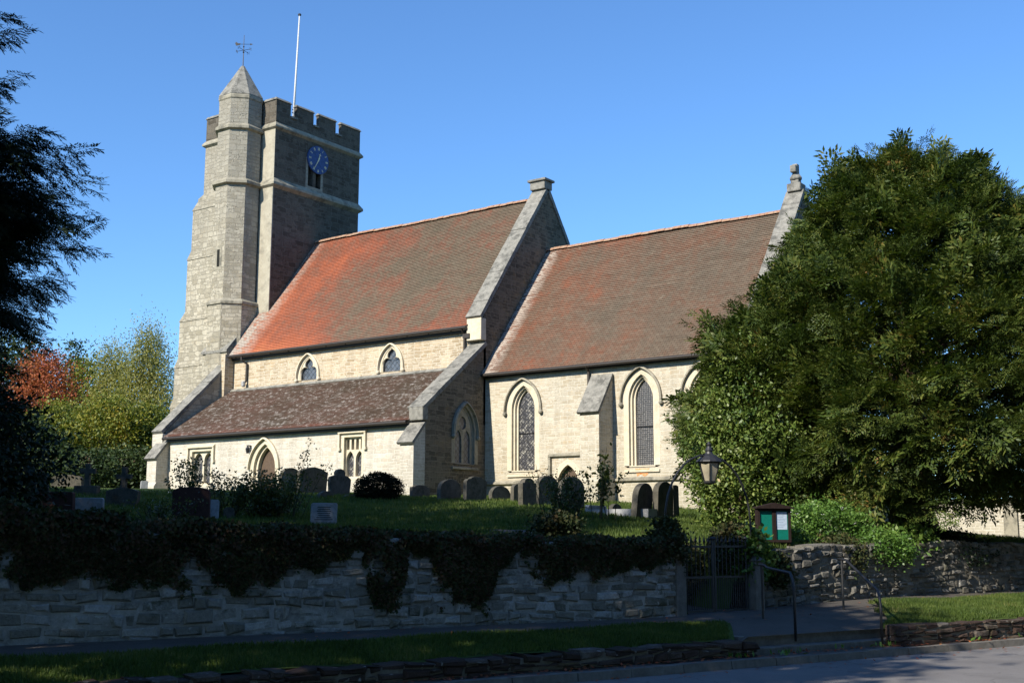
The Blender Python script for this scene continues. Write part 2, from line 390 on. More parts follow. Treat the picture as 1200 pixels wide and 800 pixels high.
def asphalt(name, c, sc=60):
    n = N(name); p = n.obj(); f = n.noise(p, sc, 4, .8); g = n.noise(p, .8, 6, .6)
    col = n.mix(n.ramp(f, [(.3, 0.), (.75, 1.)]), tuple(x*.6 for x in c), tuple(x*1.45 for x in c))
    col = n.mix(1., col, n.ramp(g, [(.3, .75), (.7, 1.15)]), 'MULTIPLY')
    cr = n.vor(n.vadd(p, n.noisec(p, 1.2, 3), 1.6), .55, 'DISTANCE_TO_EDGE')
    col = n.mix(n.ramp(cr, [(.0, .55), (.012, 0.)]), col, tuple(x*.35 for x in c))
    return n.fin(col, .85, n.bump(f, .5, .008), .3)
M['road'] = asphalt('road_asphalt', (.17, .16, .155))
M['pave'] = asphalt('pavement_asphalt', (.085, .075, .065))
KT = 11.55
# far sheet under everything
fs = MB(); fs.add([(-1500, -1500, -1.95), (1500, -1500, -1.95), (1500, 1500, -1.95), (-1500, 1500, -1.95)], [(0, 1, 2, 3)])
tag(fs.build('ground', M['turf']), kind='structure')
def zy(Sg, Tg): return H(S_[0]*Sg+T_[0]*Tg, S_[1]*Sg+T_[1]*Tg)
# lawn: near fine sheet and far sheet, following the wall line
def lawn(name, s0, s1, d0, d1, ns, nd, mat):
    ss = np.linspace(s0, s1, ns+1); dd = np.linspace(d0, d1, nd+1)
    Sg, Dg = np.meshgrid(ss, dd, indexing='ij'); Tg = wall_t(Sg)+Dg
    X = S_[0]*Sg+T_[0]*Tg; Y = S_[1]*Sg+T_[1]*Tg; Z = H(X, Y)
    if d0 < 1: Z = Z
    else: Z = Z-.03*(Dg < d0+.8)
    V = np.stack([X.ravel(), Y.ravel(), Z.ravel()], 1)
    i, j = np.meshgrid(np.arange(ns), np.arange(nd), indexing='ij'); a = (i*(nd+1)+j).ravel()
    o = fast_mesh(name, V, np.stack([a, a+nd+1, a+nd+2, a+1], 1), mat); o.data.polygons.foreach_set('use_smooth', [True]*(ns*nd)); return o
tag(lawn('churchyard_lawn', -20, 44, .15, 22, 400, 110, M['turf']), kind='structure')
tag(lawn('far_ground', -400, 500, 21.5, 700, 90, 70, M['turf']), kind='structure')
def pz(s): return np.interp(s, [-30, 12, 19, 50], [-1.33, -1.31, -1.20, -1.15])
road = grid('road', -60, 90, 3.2, KT+.02, 30, 6, lambda s, t: -1.7+0*s, M['road']); tag(road, kind='structure')
fp = grid('near_footpath', -60, 90, -3.0, 3.2, 30, 4, lambda s, t: -1.6+0*s, M['pave']); tag(fp, kind='structure')
def pav_z(s, t):
    lo = np.where((s > 12.0) & (s < 16.3), -1.39, -1.5)
    k = np.clip((t-12.3)/1.15, 0, 1)
    return lo+(pz(s)-lo)*k+.03*np.clip((t-13.4)/1.5, 0, 1)
tag(grid('pavement', -40, 60, 12.3, 15.8, 400, 14, pav_z, M['pave']), kind='structure')
tag(grid('gate_path', 13.42, 14.58, 14.5, 21., 10, 60, lambda s, t: zy(s, t)+.012, M['pave']), kind='structure')
# verges
def verge_l(s, t): return np.interp(t, [12.2, 12.8, 13.45], [-1.42, -1.335, -1.285])+.015*np.sin(s*2.1)*np.sin(t*5)
def verge_r(s, t): return np.interp(t, [11.9, 12.5, 13.6, 14.45], [-1.33, -1.24, -1.16, -1.165])+.02*np.sin(s*1.7)*np.sin(t*3)-.10*(1-smooth(14.9, 16.2, s-.55*(t-12.2)))
def vgrid(name, sa, sb, t0, t1, ns, nt, zf, slope=0., slope_hi=0.):
    k = np.linspace(0, 1, ns+1); tt = np.linspace(t0, t1, nt+1)
    K, Tg = np.meshgrid(k, tt, indexing='ij'); lo = sa+slope*(Tg-t0); hi = sb+slope_hi*(Tg-t0); Sg = lo+(hi-lo)*K
    V = np.stack([(S_[0]*Sg+T_[0]*Tg).ravel(), (S_[1]*Sg+T_[1]*Tg).ravel(), zf(Sg, Tg).ravel()], 1)
    i, j = np.meshgrid(np.arange(ns), np.arange(nt), indexing='ij'); a = (i*(nt+1)+j).ravel()
    return fast_mesh(name, V, np.stack([a, a+nt+1, a+nt+2, a+1], 1), M['turf'])
tag(vgrid('grass_verge', -30, 11.9, 12.2, 13.45, 120, 8, verge_l, 0, .9), kind='structure')
tag(vgrid('grass_verge', 14.85, 50, 11.9, 14.45, 120, 12, verge_r, 1.05, 0), kind='structure')
# ---- stones walls built of individual stones
def stone_wall(mb, s0, s1, tf, zb, zt, thick, hmin, hmax, wmin, wmax, jit=.02, rr=None, skipback=False):
    r = rr or random.Random(3)
    z = None; rows = []; u = 0.
    while u < 1.:
        hh = r.uniform(hmin, hmax); rows.append(hh); u += hh/ max(.1, (float(zt((s0+s1)/2))-float(zb((s0+s1)/2))))
    tot = sum(rows); acc = 0
    for hh in rows:
        a0 = acc/tot; acc += hh; a1 = acc/tot
        s = s0+r.uniform(-.1, 0)
        while s < s1:
            wd = r.uniform(wmin, wmax); e = min(s+wd, s1+.02); b = max(s, s0)
            if e-b > .04:
                g = .006
                def zz(q, a): 
                    lo = float(zb(q)); hi = float(zt(q)); return lo+(hi-lo)*a+.035*math.sin(q*1.9+a*9)*(0 < a < 1)*.6
                dpt = r.uniform(-jit, jit)
                sub = r.random() < .25 and (a1-a0) > .1
                cells = [(a0, (a0+a1)/2+r.uniform(-.01, .01)), ((a0+a1)/2+r.uniform(-.01, .01), a1)] if sub else [(a0, a1)]
                for (ca, cb) in cells:
                    dp = dpt+r.uniform(-jit, jit)*.5
                    j = lambda: r.uniform(-.026, .026)*(1 if hh > .09 else .5)
                    fb = [(b+g+j(), zz(b, ca)+g+j()), (e-g+j(), zz(e, ca)+g+j()), (e-g+j(), zz(e, cb)-g+j()), (b+g+j(), zz(b, cb)-g+j())]
                    t0_ = float(tf((b+e)/2))
                    c = min(.028, (e-b)*.2)
                    ins = []
                    cx = sum(q[0] for q in fb)/4; cz = sum(q[1] for q in fb)/4
                    for (qs, qz) in fb: ins.append((qs+(cx-qs)*min(.5, c/(abs(cx-qs)+1e-6)), qz+(cz-qz)*min(.5, c/(abs(cz-qz)+1e-6))))
                    P = [st(q[0], float(tf(q[0]))+dp+.03, q[1]) for q in fb]+[st(q[0], float(tf(q[0]))+dp-r.uniform(0, .015), q[1]) for q in ins]+[st(q[0], float(tf(q[0]))+thick, q[1]) for q in fb]
                    mb.add(P, [(4, 5, 6, 7), (0, 1, 5, 4), (1, 2, 6, 5), (2, 3, 7, 6), (3, 0, 4, 7), (9, 8, 11, 10), (8, 9, 1, 0), (9, 10, 2, 1), (10, 11, 3, 2), (11, 8, 0, 3)])
            s += wd
    return mb
def wall_stone_mat(name, stops, moss=(.03, .035, .015), mossamt=.7):
    n = N(name); g = n.n('ShaderNodeNewGeometry'); p = g.outputs['Position']
    f = n.noise(p, 4.5, 6, .72); h = n.noise(p, 28, 5, .7)
    k = n.math('ADD', n.math('MULTIPLY', g.outputs['Random Per Island'], .55), n.math('MULTIPLY', f, .5))
    col = n.ramp(k, stops)
    col = n.mix(n.ramp(h, [(.35, 0.), (.75, .5)]), col, tuple(x*.5 for x in stops[0][1]))
    col = n.mix(n.ramp(n.noise(p, 2.2, 6, .75), [(.52, 0.), (.66, mossamt)]), col, moss)
    col = n.mix(n.ramp(n.vor(n.vadd(p, n.noisec(p, 5, 2), .3), 6.), [(.05, .5), (.16, 0.)]), col, (.5, .5, .46))
    return n.fin(col, .95, n.bump(n.math('ADD', f, n.math('MULTIPLY', h, .6)), .9, .04), .15)
M['rubble'] = wall_stone_mat('street_wall_stone', [(.2, (.17, .16, .13)), (.42, (.20, .19, .16)), (.6, (.28, .27, .24)), (.8, (.42, .41, .39))], mossamt=.8)
M['rubble_small'] = wall_stone_mat('shaded_right_wall_stone', [(.2, (.09, .082, .068)), (.45, (.14, .13, .11)), (.7, (.21, .20, .18)), (.9, (.32, .31, .29))])  # same stone as the long wall, darkened to paint in its shade
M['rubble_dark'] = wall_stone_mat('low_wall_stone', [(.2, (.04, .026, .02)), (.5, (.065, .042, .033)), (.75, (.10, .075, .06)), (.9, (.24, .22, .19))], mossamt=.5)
M['limewash'] = plain_stone('old_lime_mortar', (.20, .19, .165), (.40, .39, .36), 3.0, ((.09, .085, .07), .85), 1.0)
M['mortar'] = plain_stone('earth_mortar', (.13, .115, .09), (.2, .18, .145), 12)
M['kerb'] = plain_stone('kerb_stone', (.12, .11, .095), (.19, .175, .155), 6, ((.10, .09, .08), .6))

def street_wall(name, s0, s1, zt, label, seed, hm, wm, thick=.45, mat='rubble', flush=.022, jit=.022):
    base = st((s0+s1)/2, float(wall_t((s0+s1)/2)), -1.3)
    e = empty(name, base); tag(e, label, 'wall', 'churchyard walls along the street')
    mb = MB(); stone_wall(mb, s0, s1, wall_t, lambda s: pz(s)-.06, zt, thick-.05, hm[0], hm[1], wm[0], wm[1], jit, random.Random(seed))
    mb.build('stonework', M[mat], e)
    c = MB(); n_ = 40 # mortar core
    for i in range(n_):
        a = s0+.03+(s1-s0-.06)*i/n_; b = s0+.03+(s1-s0-.06)*(i+1)/n_
        ta, tb = float(wall_t(a)), float(wall_t(b))
        c.hexa([st(a, ta+flush, -1.6), st(b, tb+flush, -1.6), st(b, tb+thick-.09, -1.6), st(a, ta+thick-.09, -1.6), st(a, ta+flush, float(zt(a))-.03), st(b, tb+flush, float(zt(b))-.03), st(b, tb+thick-.09, float(zt(b))-.03), st(a, ta+thick-.09, float(zt(a))-.03)])
    c.build('mortar_core', M['limewash'] if flush < .02 else M['mortar'], e)
    return e
zt_l = lambda s: float(np.interp(s, [-30, 0, 6, 10, 13.2], [.25, .1, -.02, -.10, -.17]))
zt_r = lambda s: float(np.interp(s, [14.9, 17, 21, 27, 36], [-.26, -.18, -.10, -.22, -.3]))+.02*math.sin(s*3)
street_wall('churchyard_wall', -30, 13.22, zt_l, 'long low wall of large pale rubble stone, ivy covered, left of the gate', 11, (.10, .2), (.12, .48), flush=.016, jit=.022)
street_wall('churchyard_wall', 14.95, 42, zt_r, 'small-stoned rubble wall running right of the gate behind the grass verge', 12, (.075, .13), (.10, .30), mat='rubble_small', jit=.03)
# churchyard retaining low walls and kerb
def lowwall(s0, s1, t0, zt, label, seed):
    e = empty('low_wall', st((s0+s1)/2, t0, -1.7)); tag(e, label, 'low wall', 'low walls holding up the verge')
    mb = MB(); stone_wall(mb, s0, s1, lambda s: t0, lambda s: -1.74, zt, .3, .08, .12, .15, .4, .02, random.Random(seed)); mb.build('stonework', M['rubble_dark'], e)
    c = MB(); c.hexa([st(s0+.03, t0+.03, -1.8), st(s1-.03, t0+.03, -1.8), st(s1-.03, t0+.28, -1.8), st(s0+.03, t0+.28, -1.8), st(s0+.03, t0+.03, zt(s0)-.03), st(s1-.03, t0+.03, zt(s1)-.03), st(s1-.03, t0+.28, zt(s1)-.03), st(s0+.03, t0+.28, zt(s0)-.03)])
    c.build('mortar_core', M['mortar'], e)
lowwall(-30, 12.1, 11.97, lambda s: -1.41, 'low dark stone wall edging the shaded grass verge left of the steps', 5)
lowwall(14.9, 48, 11.80, lambda s: -1.31, 'low dark brick-red stone wall edging the sunlit verge right of the steps', 6)
kb = MB(); s = -40.; r_ = random.Random(2)
while s < 60:
    l = r_.uniform(.8, 1.1); j = r_.uniform(-.01, .01)
    kb.hexa([st(s+.006, KT+j, -1.75), st(s+l-.006, KT+j, -1.75), st(s+l-.006, KT+.16+j, -1.75), st(s+.006, KT+.16+j, -1.75), st(s+.006, KT+.02+j, -1.6+j*.6), st(s+l-.006, KT+.02+j, -1.6+j*.6), st(s+l-.006, KT+.16+j, -1.6+j*.6), st(s+.006, KT+.16+j, -1.6+j*.6)])
    s += l
tag(kb.build('kerb', M['kerb']), kind='structure')
tag(grid('gutter_strip', -40, 60, KT+.16, 12.0, 200, 3, lambda s, t: -1.615+.01*np.sin(s*4), M['pave']), kind='structure')
# steps up from the road
e = empty('stone_steps', st(13.4, 12.1, -1.7)); tag(e, 'pair of worn stone steps rising from the road between two iron handrails', 'steps')
for (ta, tb, z) in ((12.11, 12.5, -1.53), (12.36, 13.2, -1.385)):
    x = MB(); x.hexa([st(12.12, ta, -1.75), st(15.7, ta, -1.75), st(15.7, tb, -1.75), st(12.12, tb, -1.75), st(12.12, ta, z), st(15.7, ta, z), st(15.7, tb, z), st(12.12, tb, z)]); x.build('step', M['kerb'], e, bevel=.012)


# ================================================================ CHURCH (long axis = X, east = +X, south side = -Y)
church = empty('church', (-30, 38, 1.2)); tag(church, 'medieval stone church with red tiled roofs, battlemented clock tower and stair turret', 'church')
def P3(ax, pl, a, z): return np.array((a, pl, z)) if ax == 'S' else np.array((pl, a, z))
INW = {'S': np.array((0, 1., 0)), 'E': np.array((-1., 0, 0))}
def panel(mb, ax, pl, outer, holes=(), rd=.35, outer_depth=0., back=False):
    """wall face with openings: triangulated face, reveals going inward by rd"""
    loops = [outer]+list(holes); flat = [p for l in loops for p in l]
    tri = tessellate_polygon([[Vector((p[0], p[1], 0)) for p in l] for l in loops])
    P = [P3(ax, pl, *p) for p in flat]; F = []
    out = -INW[ax]
    for t in tri:
        n = np.cross(P[t[1]]-P[t[0]], P[t[2]]-P[t[0]])
        if np.linalg.norm(n) < 1e-9: continue
        F.append(tuple(t) if n@out > 0 else tuple(t[::-1]))
    mb.add(P, F)
    if outer_depth: holes_ = [(h, rd, True) for h in holes]+[(outer, outer_depth, False)]
    else: holes_ = [(h, rd, True) for h in holes]
    for h, d, ishole in holes_:
        k = len(h); c = np.mean(np.array(h), 0)
        Q = [P3(ax, pl, *p) for p in h]; Q += [q+INW[ax]*d for q in Q]
        FF = []
        for i in range(k):
            j = (i+1) % k
            n = np.cross(Q[j]-Q[i], Q[i+k]-Q[i]); mid = (np.array(h[i])+np.array(h[j]))/2
            # outward direction for outer, inward for hole: use signed area
            FF.append((i, j, j+k, i+k))
        area = sum(h[i][0]*h[(i+1) % k][1]-h[(i+1) % k][0]*h[i][1] for i in range(k))
        Pax = 1 if ax == 'S' else 1
        want = (area > 0) ^ ishole
        # for ccw outer (seen from outside) the reveal quads must face outwards
        if want: FF = [f[::-1] for f in FF]
        mb.add(Q, FF)
    return mb
def flat(mb, ax, pl, outl):
    return panel(mb, ax, pl, outl)
def arch(c, z0, zs, zt, hw, n=9):
    """pointed arch outline, counter-clockwise from bottom left"""
    h = zt-zs; Rr = (hw*hw+h*h)/(2*hw); a1 = math.acos(max(-1, (Rr-hw)/Rr))
    right = [(c+hw-Rr+Rr*math.cos(a1*i/n), zs+Rr*math.sin(a1*i/n)) for i in range(n+1)]
    left = [(2*c-x, z) for x, z in right[:-1]][::-1]
    return [(c-hw, z0), (c+hw, z0)]+right+left
def archo(c, z0, zs, zt, hw, o, n=9, zo=None): # offset arch
    return arch(c, z0-(o if zo is None else zo), zs, zt+o*1.0, hw+o, n)
def ring(mb, ax, pl, A, B, depth, closed=True):
    """flat ring between outlines A (outer) and B (inner) of equal count at plane, plus inner reveal going in by depth"""
    k = len(A); P = [P3(ax, pl, *p) for p in A]+[P3(ax, pl, *p) for p in B]+[P3(ax, pl, *p)+INW[ax]*depth for p in B]
    F = []
    for i in range(k if closed else k-1):
        j = (i+1) % k
        F.append((i, j, j+k, i+k)); F.append((i+k, j+k, j+2*k, i+2*k))
    mb.add(P, F); return mb
def mould_arc(mb, ax, pl, pts, r, proj):
    """hood mould: rectangular section following pts (a,z), standing out by proj"""
    P = []; k = len(pts)
    for i, p in enumerate(pts):
        a = np.array(pts[max(i-1, 0)]); b = np.array(pts[min(i+1, k-1)]); d = b-a; d = d/np.linalg.norm(d); nrm = np.array((-d[1], d[0]))
        o = np.array(p)+nrm*r; q = np.array(p)-nrm*r
        for (u, dd) in ((o, 0), (o, proj), (q, proj*.75), (q, 0)):
            P.append(P3(ax, pl, u[0], u[1])-INW[ax]*dd+INW[ax]*.02*(dd == 0))
    F = []
    for i in range(k-1):
        for m in range(4):
            m2 = (m+1) % 4; F.append((i*4+m, i*4+m2, (i+1)*4+m2, (i+1)*4+m))
    F += [(0, 1, 2, 3), ((k-1)*4+3, (k-1)*4+2, (k-1)*4+1, (k-1)*4)]
    return mb.add(P, F)
def hood_pts(c, zs, zt, hw, o, n=12, drop=.0):
    h = zt+o*.95-zs; hw = hw+o; Rr = (hw*hw+h*h)/(2*hw); a1 = math.acos(max(-1, (Rr-hw)/Rr))
    right = [(c+hw-Rr+Rr*math.cos(a1*i/n), zs+Rr*math.sin(a1*i/n)) for i in range(n+1)]
    right = [(c+hw, zs-drop)]+right if drop else right
    return right+[(2*c-x, z) for x, z in right[:-1]][::-1]
def cusped(c, z0, zs, zt, hw, n=6, cusp=.35):
    """trefoil-headed light"""
    r = hw*.60; pts = [(c-hw, z0), (c+hw, z0), (c+hw, zs)]
    def arc(cx, cz, rr, a0, a1): return [(cx+rr*math.cos(a0+(a1-a0)*i/n), cz+rr*math.sin(a0+(a1-a0)*i/n)) for i in range(n+1)]
    pts += arc(c+hw*.52, zs+hw*.25, hw*.48, rad(-20), rad(125))
    topz = zt-hw*.62
    pts += arc(c, topz, hw*.5, rad(-25), rad(90))[:-1]+[(c, zt)]+arc(c, topz, hw*.5, rad(90), rad(205))[1:]
    pts += arc(c-hw*.52, zs+hw*.25, hw*.48, rad(55), rad(200))
    pts += [(c-hw, zs)]
    return pts
def window(ax, pl, c, z0, zs, zt, hw, glass, steps=3, so_=.078, sd=.10, hood=True, label=None, name='window', hood_o=.20, sill=True, mat='ashlar', lights=None, bars=()):
    """moulded pointed window; returns hole outline for the wall"""
    mb = MB(); o = [archo(c, z0, zs, zt, hw, so_*(steps-i), zo=.02*(steps-i)) for i in range(steps+1)]
    fl = archo(c, z0, zs, zt, hw, so_*steps+.12, zo=.0)
    # flush dressed surround 3mm proud of the wall
    ring(mb, ax, pl, fl, o[0], 0.0)
    mb2 = MB()
    for i in range(steps):
        ring(mb, ax, pl+(sd*i)*(1 if ax == 'S' else -1)+(.0), o[i], o[i+1], sd)
    f = mb.build(name, M[mat], church)
    # push slightly proud
    f.location = tuple(np.array(f.location)-INW[ax]*.004)
    g = MB(); flat(g, ax, pl+(sd*steps-.02)*(1 if ax == 'S' else -1), archo(c, z0, zs, zt, hw, .02, zo=.02)); g.build('glass', M[glass], f)
    if lights: # tracery plate: list of hole outlines
        t = MB(); panel(t, ax, pl+(sd*(steps-1)+.02)*(1 if ax == 'S' else -1), archo(c, z0, zs, zt, hw, .01, zo=.01), lights, rd=.07); t.build('tracery', M[mat], f)
    if bars:
        t = MB()
        for zb in bars:
            a = P3(ax, pl, c-hw, zb)+INW[ax]*(sd*steps-.05); b = P3(ax, pl, c+hw, zb)+INW[ax]*(sd*steps-.05); t.tube([a, b], .014, 4)
        t.build('saddle_bar', M['black'], f)
    if hood:
        h = MB(); mould_arc(h, ax, pl, hood_pts(c, zs, zt, hw, so_*steps+hood_o, drop=.12), .033, .12)
        for sgn in (-1, 1):
            a = c+sgn*(hw+so_*steps+hood_o)
            p = P3(ax, pl, a, zs-.18)-INW[ax]*.06
            h.lathe(p, [(.03, -.07), (.075, -.03), (.085, .03), (.05, .09)], 8)
        h.build('hood_mould', M['string' if mat == 'ashlar' and steps == 3 else mat], f)
    if sill:
        q = MB(); a0 = c-hw-so_*steps-.1; a1 = c+hw+so_*steps+.1
        pr = [P3(ax, pl, a0, z0-.02*steps-.005)+INW[ax]*sd*steps, P3(ax, pl, a0, z0-.02*steps-.16)+INW[ax]*.02, P3(ax, pl, a0, z0-.02*steps-.16)-INW[ax]*.06, P3(ax, pl, a0, z0-.02*steps-.09)-INW[ax]*.06]
        d = P3(ax, 0, a1, 0)-P3(ax, 0, a0, 0); q.prism(pr, d); q.build('sill', M[mat], f)
    if label: f['label'] = label
    return o[0]
def grp(o, g): o['group'] = g; return o
def build_panel(name, mat, ax, pl, outer, holes, parent=church, rd=.3):
    mb = MB(); panel(mb, ax, pl, outer, holes, rd); return mb.build(name, M[mat], parent)

# ---- chancel: X -26.7 .. -15.7, south wall Y 35
CX0, CX1, CY, CR, CZ = -26.7, -15.75, 35.0, 39.15, 5.98
holes = []
holes.append(window('S', CY, -24.97, 2.27, 4.50, 5.18, .36, 'glass_pattern', label='tall chancel lancet with pale patterned leaded glass', bars=(3.62,)))
holes.append(window('S', CY, -20.08, 2.30, 4.54, 5.22, .34, 'glass_grey', label='tall chancel lancet with grey guarded glass above a rust stain', bars=(3.62,)))
holes.append(window('S', CY, -17.75, 2.30, 4.54, 5.22, .36, 'glass_grey', label='tall chancel lancet half hidden by the yew tree'))
# priest door
pd = arch(-23.06, .6, 1.7, 2.42, .45)
pdr = arch(-23.06, .55, 1.7, 2.55, .58); holes.append(pdr)
mb = MB(); ring(mb, 'S', CY-.004, arch(-23.06, .5, 1.7, 2.62, .66), pdr, 0); ring(mb, 'S', CY, pdr, pd, .22); pf = mb.build('priest_doorway', M['ashlar'], church)
mb = MB(); flat(mb, 'S', CY+.2, pd); mb.build('door_leaf', M['wood'], pf)
outer = [(CX0, -.2), (CX1, -.2), (CX1, CZ), (CX0, CZ)]
build_panel('chancel_wall', 'chancel', 'S', CY, outer, holes)
# quoin/plinth: lower wall a little thicker below the string course
mb = MB()
for (a, b) in ((CX0+.0, -23.8), (-22.32, -21.96), (-21.14, CX1)):
    mb.prism([(a, CY, 1.92), (a, CY-.10, 1.86), (a, CY-.10, 1.80), (a, CY-.02, 1.76), (a, CY, 1.76)], (b-a, 0, 0))
for (a, b, z) in ((-23.84, -22.28, 2.72),): mb.prism([(a, CY, z+.12), (a, CY-.10, z+.06), (a, CY-.10, z), (a, CY, z-.04)], (b-a, 0, 0))
for a in (-23.84, -22.38): mb.prism([(a, CY, 1.80), (a, CY-.10, 1.80), (a, CY-.10, 2.70), (a, CY, 2.70)], (.1, 0, 0))
mb.build('string_course', M['string'], church)
mb = MB(); mb.prism([(-20.35, CY-.005, 2.2), (-19.8, CY-.005, 2.2), (-19.86, CY-.005, 2.0), (-20.0, CY-.005, 1.93), (-20.12, CY-.005, 2.02), (-20.28, CY-.005, 1.94)], (0, -.003, 0)); mb.build('rust_stain', M['rust'], church)
# other chancel faces (north wall, east gable)
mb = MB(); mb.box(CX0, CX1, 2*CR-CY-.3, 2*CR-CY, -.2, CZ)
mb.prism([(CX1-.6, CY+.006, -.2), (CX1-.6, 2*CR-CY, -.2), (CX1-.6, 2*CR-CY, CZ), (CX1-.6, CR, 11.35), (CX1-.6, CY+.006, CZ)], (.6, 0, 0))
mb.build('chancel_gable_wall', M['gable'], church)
def sawroof(name, mat, x0, x1, ye, ze, yr, zr, gauge=.105, sag=.03, seed=0, skew0=0., parent=church, both=True, under=True):
    """tiled slope of overlapping courses; eaves at (ye,ze), ridge at (yr,zr)"""
    r = np.random.default_rng(seed)
    mb = MB(); Lr = math.hypot(yr-ye, zr-ze); nrow = int(Lr/gauge); nx = max(8, int((x1-x0)/.6))
    up = np.array((0, (yr-ye)/Lr, (zr-ze)/Lr)); nn = np.array((0, -(zr-ze)/Lr, (yr-ye)/Lr))
    if yr < ye: nn = np.array((0, (zr-ze)/Lr, -(yr-ye)/Lr))
    xs = np.linspace(x0, x1, nx+1)
    wob = np.convolve(r.normal(0, 1, nx+9), np.ones(5)/5, 'same')[4:4+nx+1]*sag
    for i in range(nrow):
        a = i*Lr/nrow; b = (i+1)*Lr/nrow+.02
        wob2 = r.normal(0, .003, nx+1)
        sg = -sag*2.2*math.sin(math.pi*a/Lr)*np.sin(np.pi*(xs-x0)/(x1-x0))**2*1.0
        P = []; U = []
        for k in range(nx+1):
            base = np.array((xs[k], ye, ze)); off = nn*(wob[k]*(a/Lr)*(1.2-a/Lr)*1.5+sg[k])
            P.append(base+up*a+nn*(.030+wob2[k])+off); P.append(base+up*b+nn*.004+off); P.append(base+up*a+nn*(.006)+off)
        F = []; UV = []
        for k in range(nx):
            q = k*3
            F.append((q, q+3, q+4, q+1) if yr > ye else (q+1, q+4, q+3, q)); 
            uu = [(xs[k], a+.004), (xs[k+1], a+.004), (xs[k+1], b-.024), (xs[k], b-.024)]
            UV.append(uu if yr > ye else [uu[3], uu[2], uu[1], uu[0]])
            F.append((q+2, q+5, q+3, q) if yr > ye else (q, q+3, q+5, q+2)); u2 = [(xs[k], a+.002), (xs[k+1], a+.002), (xs[k+1], a+.006), (xs[k], a+.006)]; UV.append(u2 if yr > ye else u2[::-1])
        mb.add(P, F, UV)
    o = mb.build(name, M[mat], parent)
    return o
sawroof('chancel_roof', 'chancel_tile', CX0-.0, CX1-.5, CY-.22, 5.86, CR, 11.42, seed=1)
sawroof('chancel_roof', 'chancel_tile', CX0-.0, CX1-.5, 2*CR-CY+.22, 5.86, CR, 11.42, .3, seed=2)
def ridge(x0, x1, y, z, seed):
    mb = MB(); x = x0; r = random.Random(seed)
    while x < x1-.05:
        l = min(.34, x1-x); dz = r.uniform(-.012, .012)+.03*math.sin(x*.8)*.6
        P = []
        for xx in (x+.005, x+l-.005):
            for k in range(7):
                th = math.pi*k/6; P.append((xx, y-math.cos(th)*.17, z+dz+.13*math.sin(th)-.05))
        F = [(k, k+7, k+8, k+1) for k in range(6)]+[(0, 1, 2, 3, 4, 5, 6), (13, 12, 11, 10, 9, 8, 7)]
        F = [f[::-1] for f in F[:6]]+F[6:]
        mb.add(P, F); x += l
    return mb.build('ridge_tiles', M['ridge'], church)
ridge(CX0, CX1-.5, CR, 11.42, 1)
def coping(pts, x0, x1, th, over, mat='weathered', name='coping', rise=True):
    """sloping coping stones along (y,z) points; each stone a short block with fine joints"""
    mb = MB(); r = random.Random(int(abs(x0)*10))
    for (a, b) in zip(pts[:-1], pts[1:]):
        a = np.array(a); b = np.array(b); Ls = np.linalg.norm(b-a); n = max(1, int(Ls/.75)); d = (b-a)/Ls; up = np.array((-d[1], d[0]))
        if up[1] < 0: up = -up
        for i in range(n):
            p = a+d*(Ls*i/n+.005); q = a+d*(Ls*(i+1)/n-.005); dz = r.uniform(-.012, .012)
            pl = [p, q, q+up*(th+dz), p+up*(th+dz)]
            mb.prism([(x0-over, c[0], c[1]) for c in pl], (x1-x0+2*over, 0, 0))
    return mb.build(name, M[mat], church)
# east gable of the chancel stands above the roof
slope = (11.42-5.86)/(CR-(CY-.22))
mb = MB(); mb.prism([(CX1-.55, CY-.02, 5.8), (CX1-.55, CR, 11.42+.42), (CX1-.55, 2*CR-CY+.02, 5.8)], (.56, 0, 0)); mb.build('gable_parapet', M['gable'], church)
coping([(CY-.3, 5.95), (CR, 12.0)], CX1-.55, CX1, .14, .06); coping([(2*CR-CY+.3, 5.95), (CR, 12.0)], CX1-.55, CX1, .14, .06)
mb = MB(); cx = CX1-.27
mb.box(cx-.26, cx+.26, CR-.26, CR+.26, 12.02, 12.32); mb.box(cx-.15, cx+.15, CR-.15, CR+.15, 12.32, 12.46)
mb.lathe((cx, CR, 12.46), [(.20, 0), (.24, .08), (.16, .2), (.12, .28)], 8); mb.box(cx-.11, cx+.11, CR-.27, CR-.10, 12.72, 12.98); mb.box(cx-.1, cx+.1, CR-.1, CR+.12, 12.72, 13.06)
mb.build('broken_cross_finial', M['weathered'], church, bevel=.03)
# ---- nave: X -40.6 .. -26.7 ; walls Y 34.9..43.3
NX0, NX1, NY, NR = -40.6, -26.7, 34.9, 39.1
holes = []
for cxx in (-35.9, -31.3):
    holes.append(window('S', NY, cxx, 6.33, 6.50, 7.30, .50, 'glass_blue', steps=1, so_=.08, sd=.16, hood_o=.07, lights=[cusped(cxx, 6.34, 6.55, 7.26, .46)], sill=False,
        label='clerestory window with trefoil head, '+('western of the pair' if cxx < -33 else 'eastern of the pair')))
build_panel('nave_wall', 'nave', 'S', NY, [(NX0, 5.2), (NX1-.6, 5.2), (NX1-.6, 7.9), (NX0, 7.9)], holes)
mb = MB(); mb.box(NX0, NX1-.6, 2*NR-NY-.3, 2*NR-NY, -.2, 7.9); mb.build('nave_north_wall', M['nave'], church); mb = MB(); mb.box(NX0-.3, NX0, NY+.01, NY+1.4, 1, 7.9); mb.build('nave_west_return', M['nave'], church)
sawroof('nave_roof', 'nave_tile', NX0, NX1-.6, NY-.25, 7.72, NR, 13.62, seed=3, sag=.045)
sawroof('nave_roof', 'nave_tile', NX0, NX1-.6, 2*NR-NY+.25, 7.72, NR, 13.62, .3, seed=4)
ridge(-39.9, NX1-.6, NR, 13.62, 5)
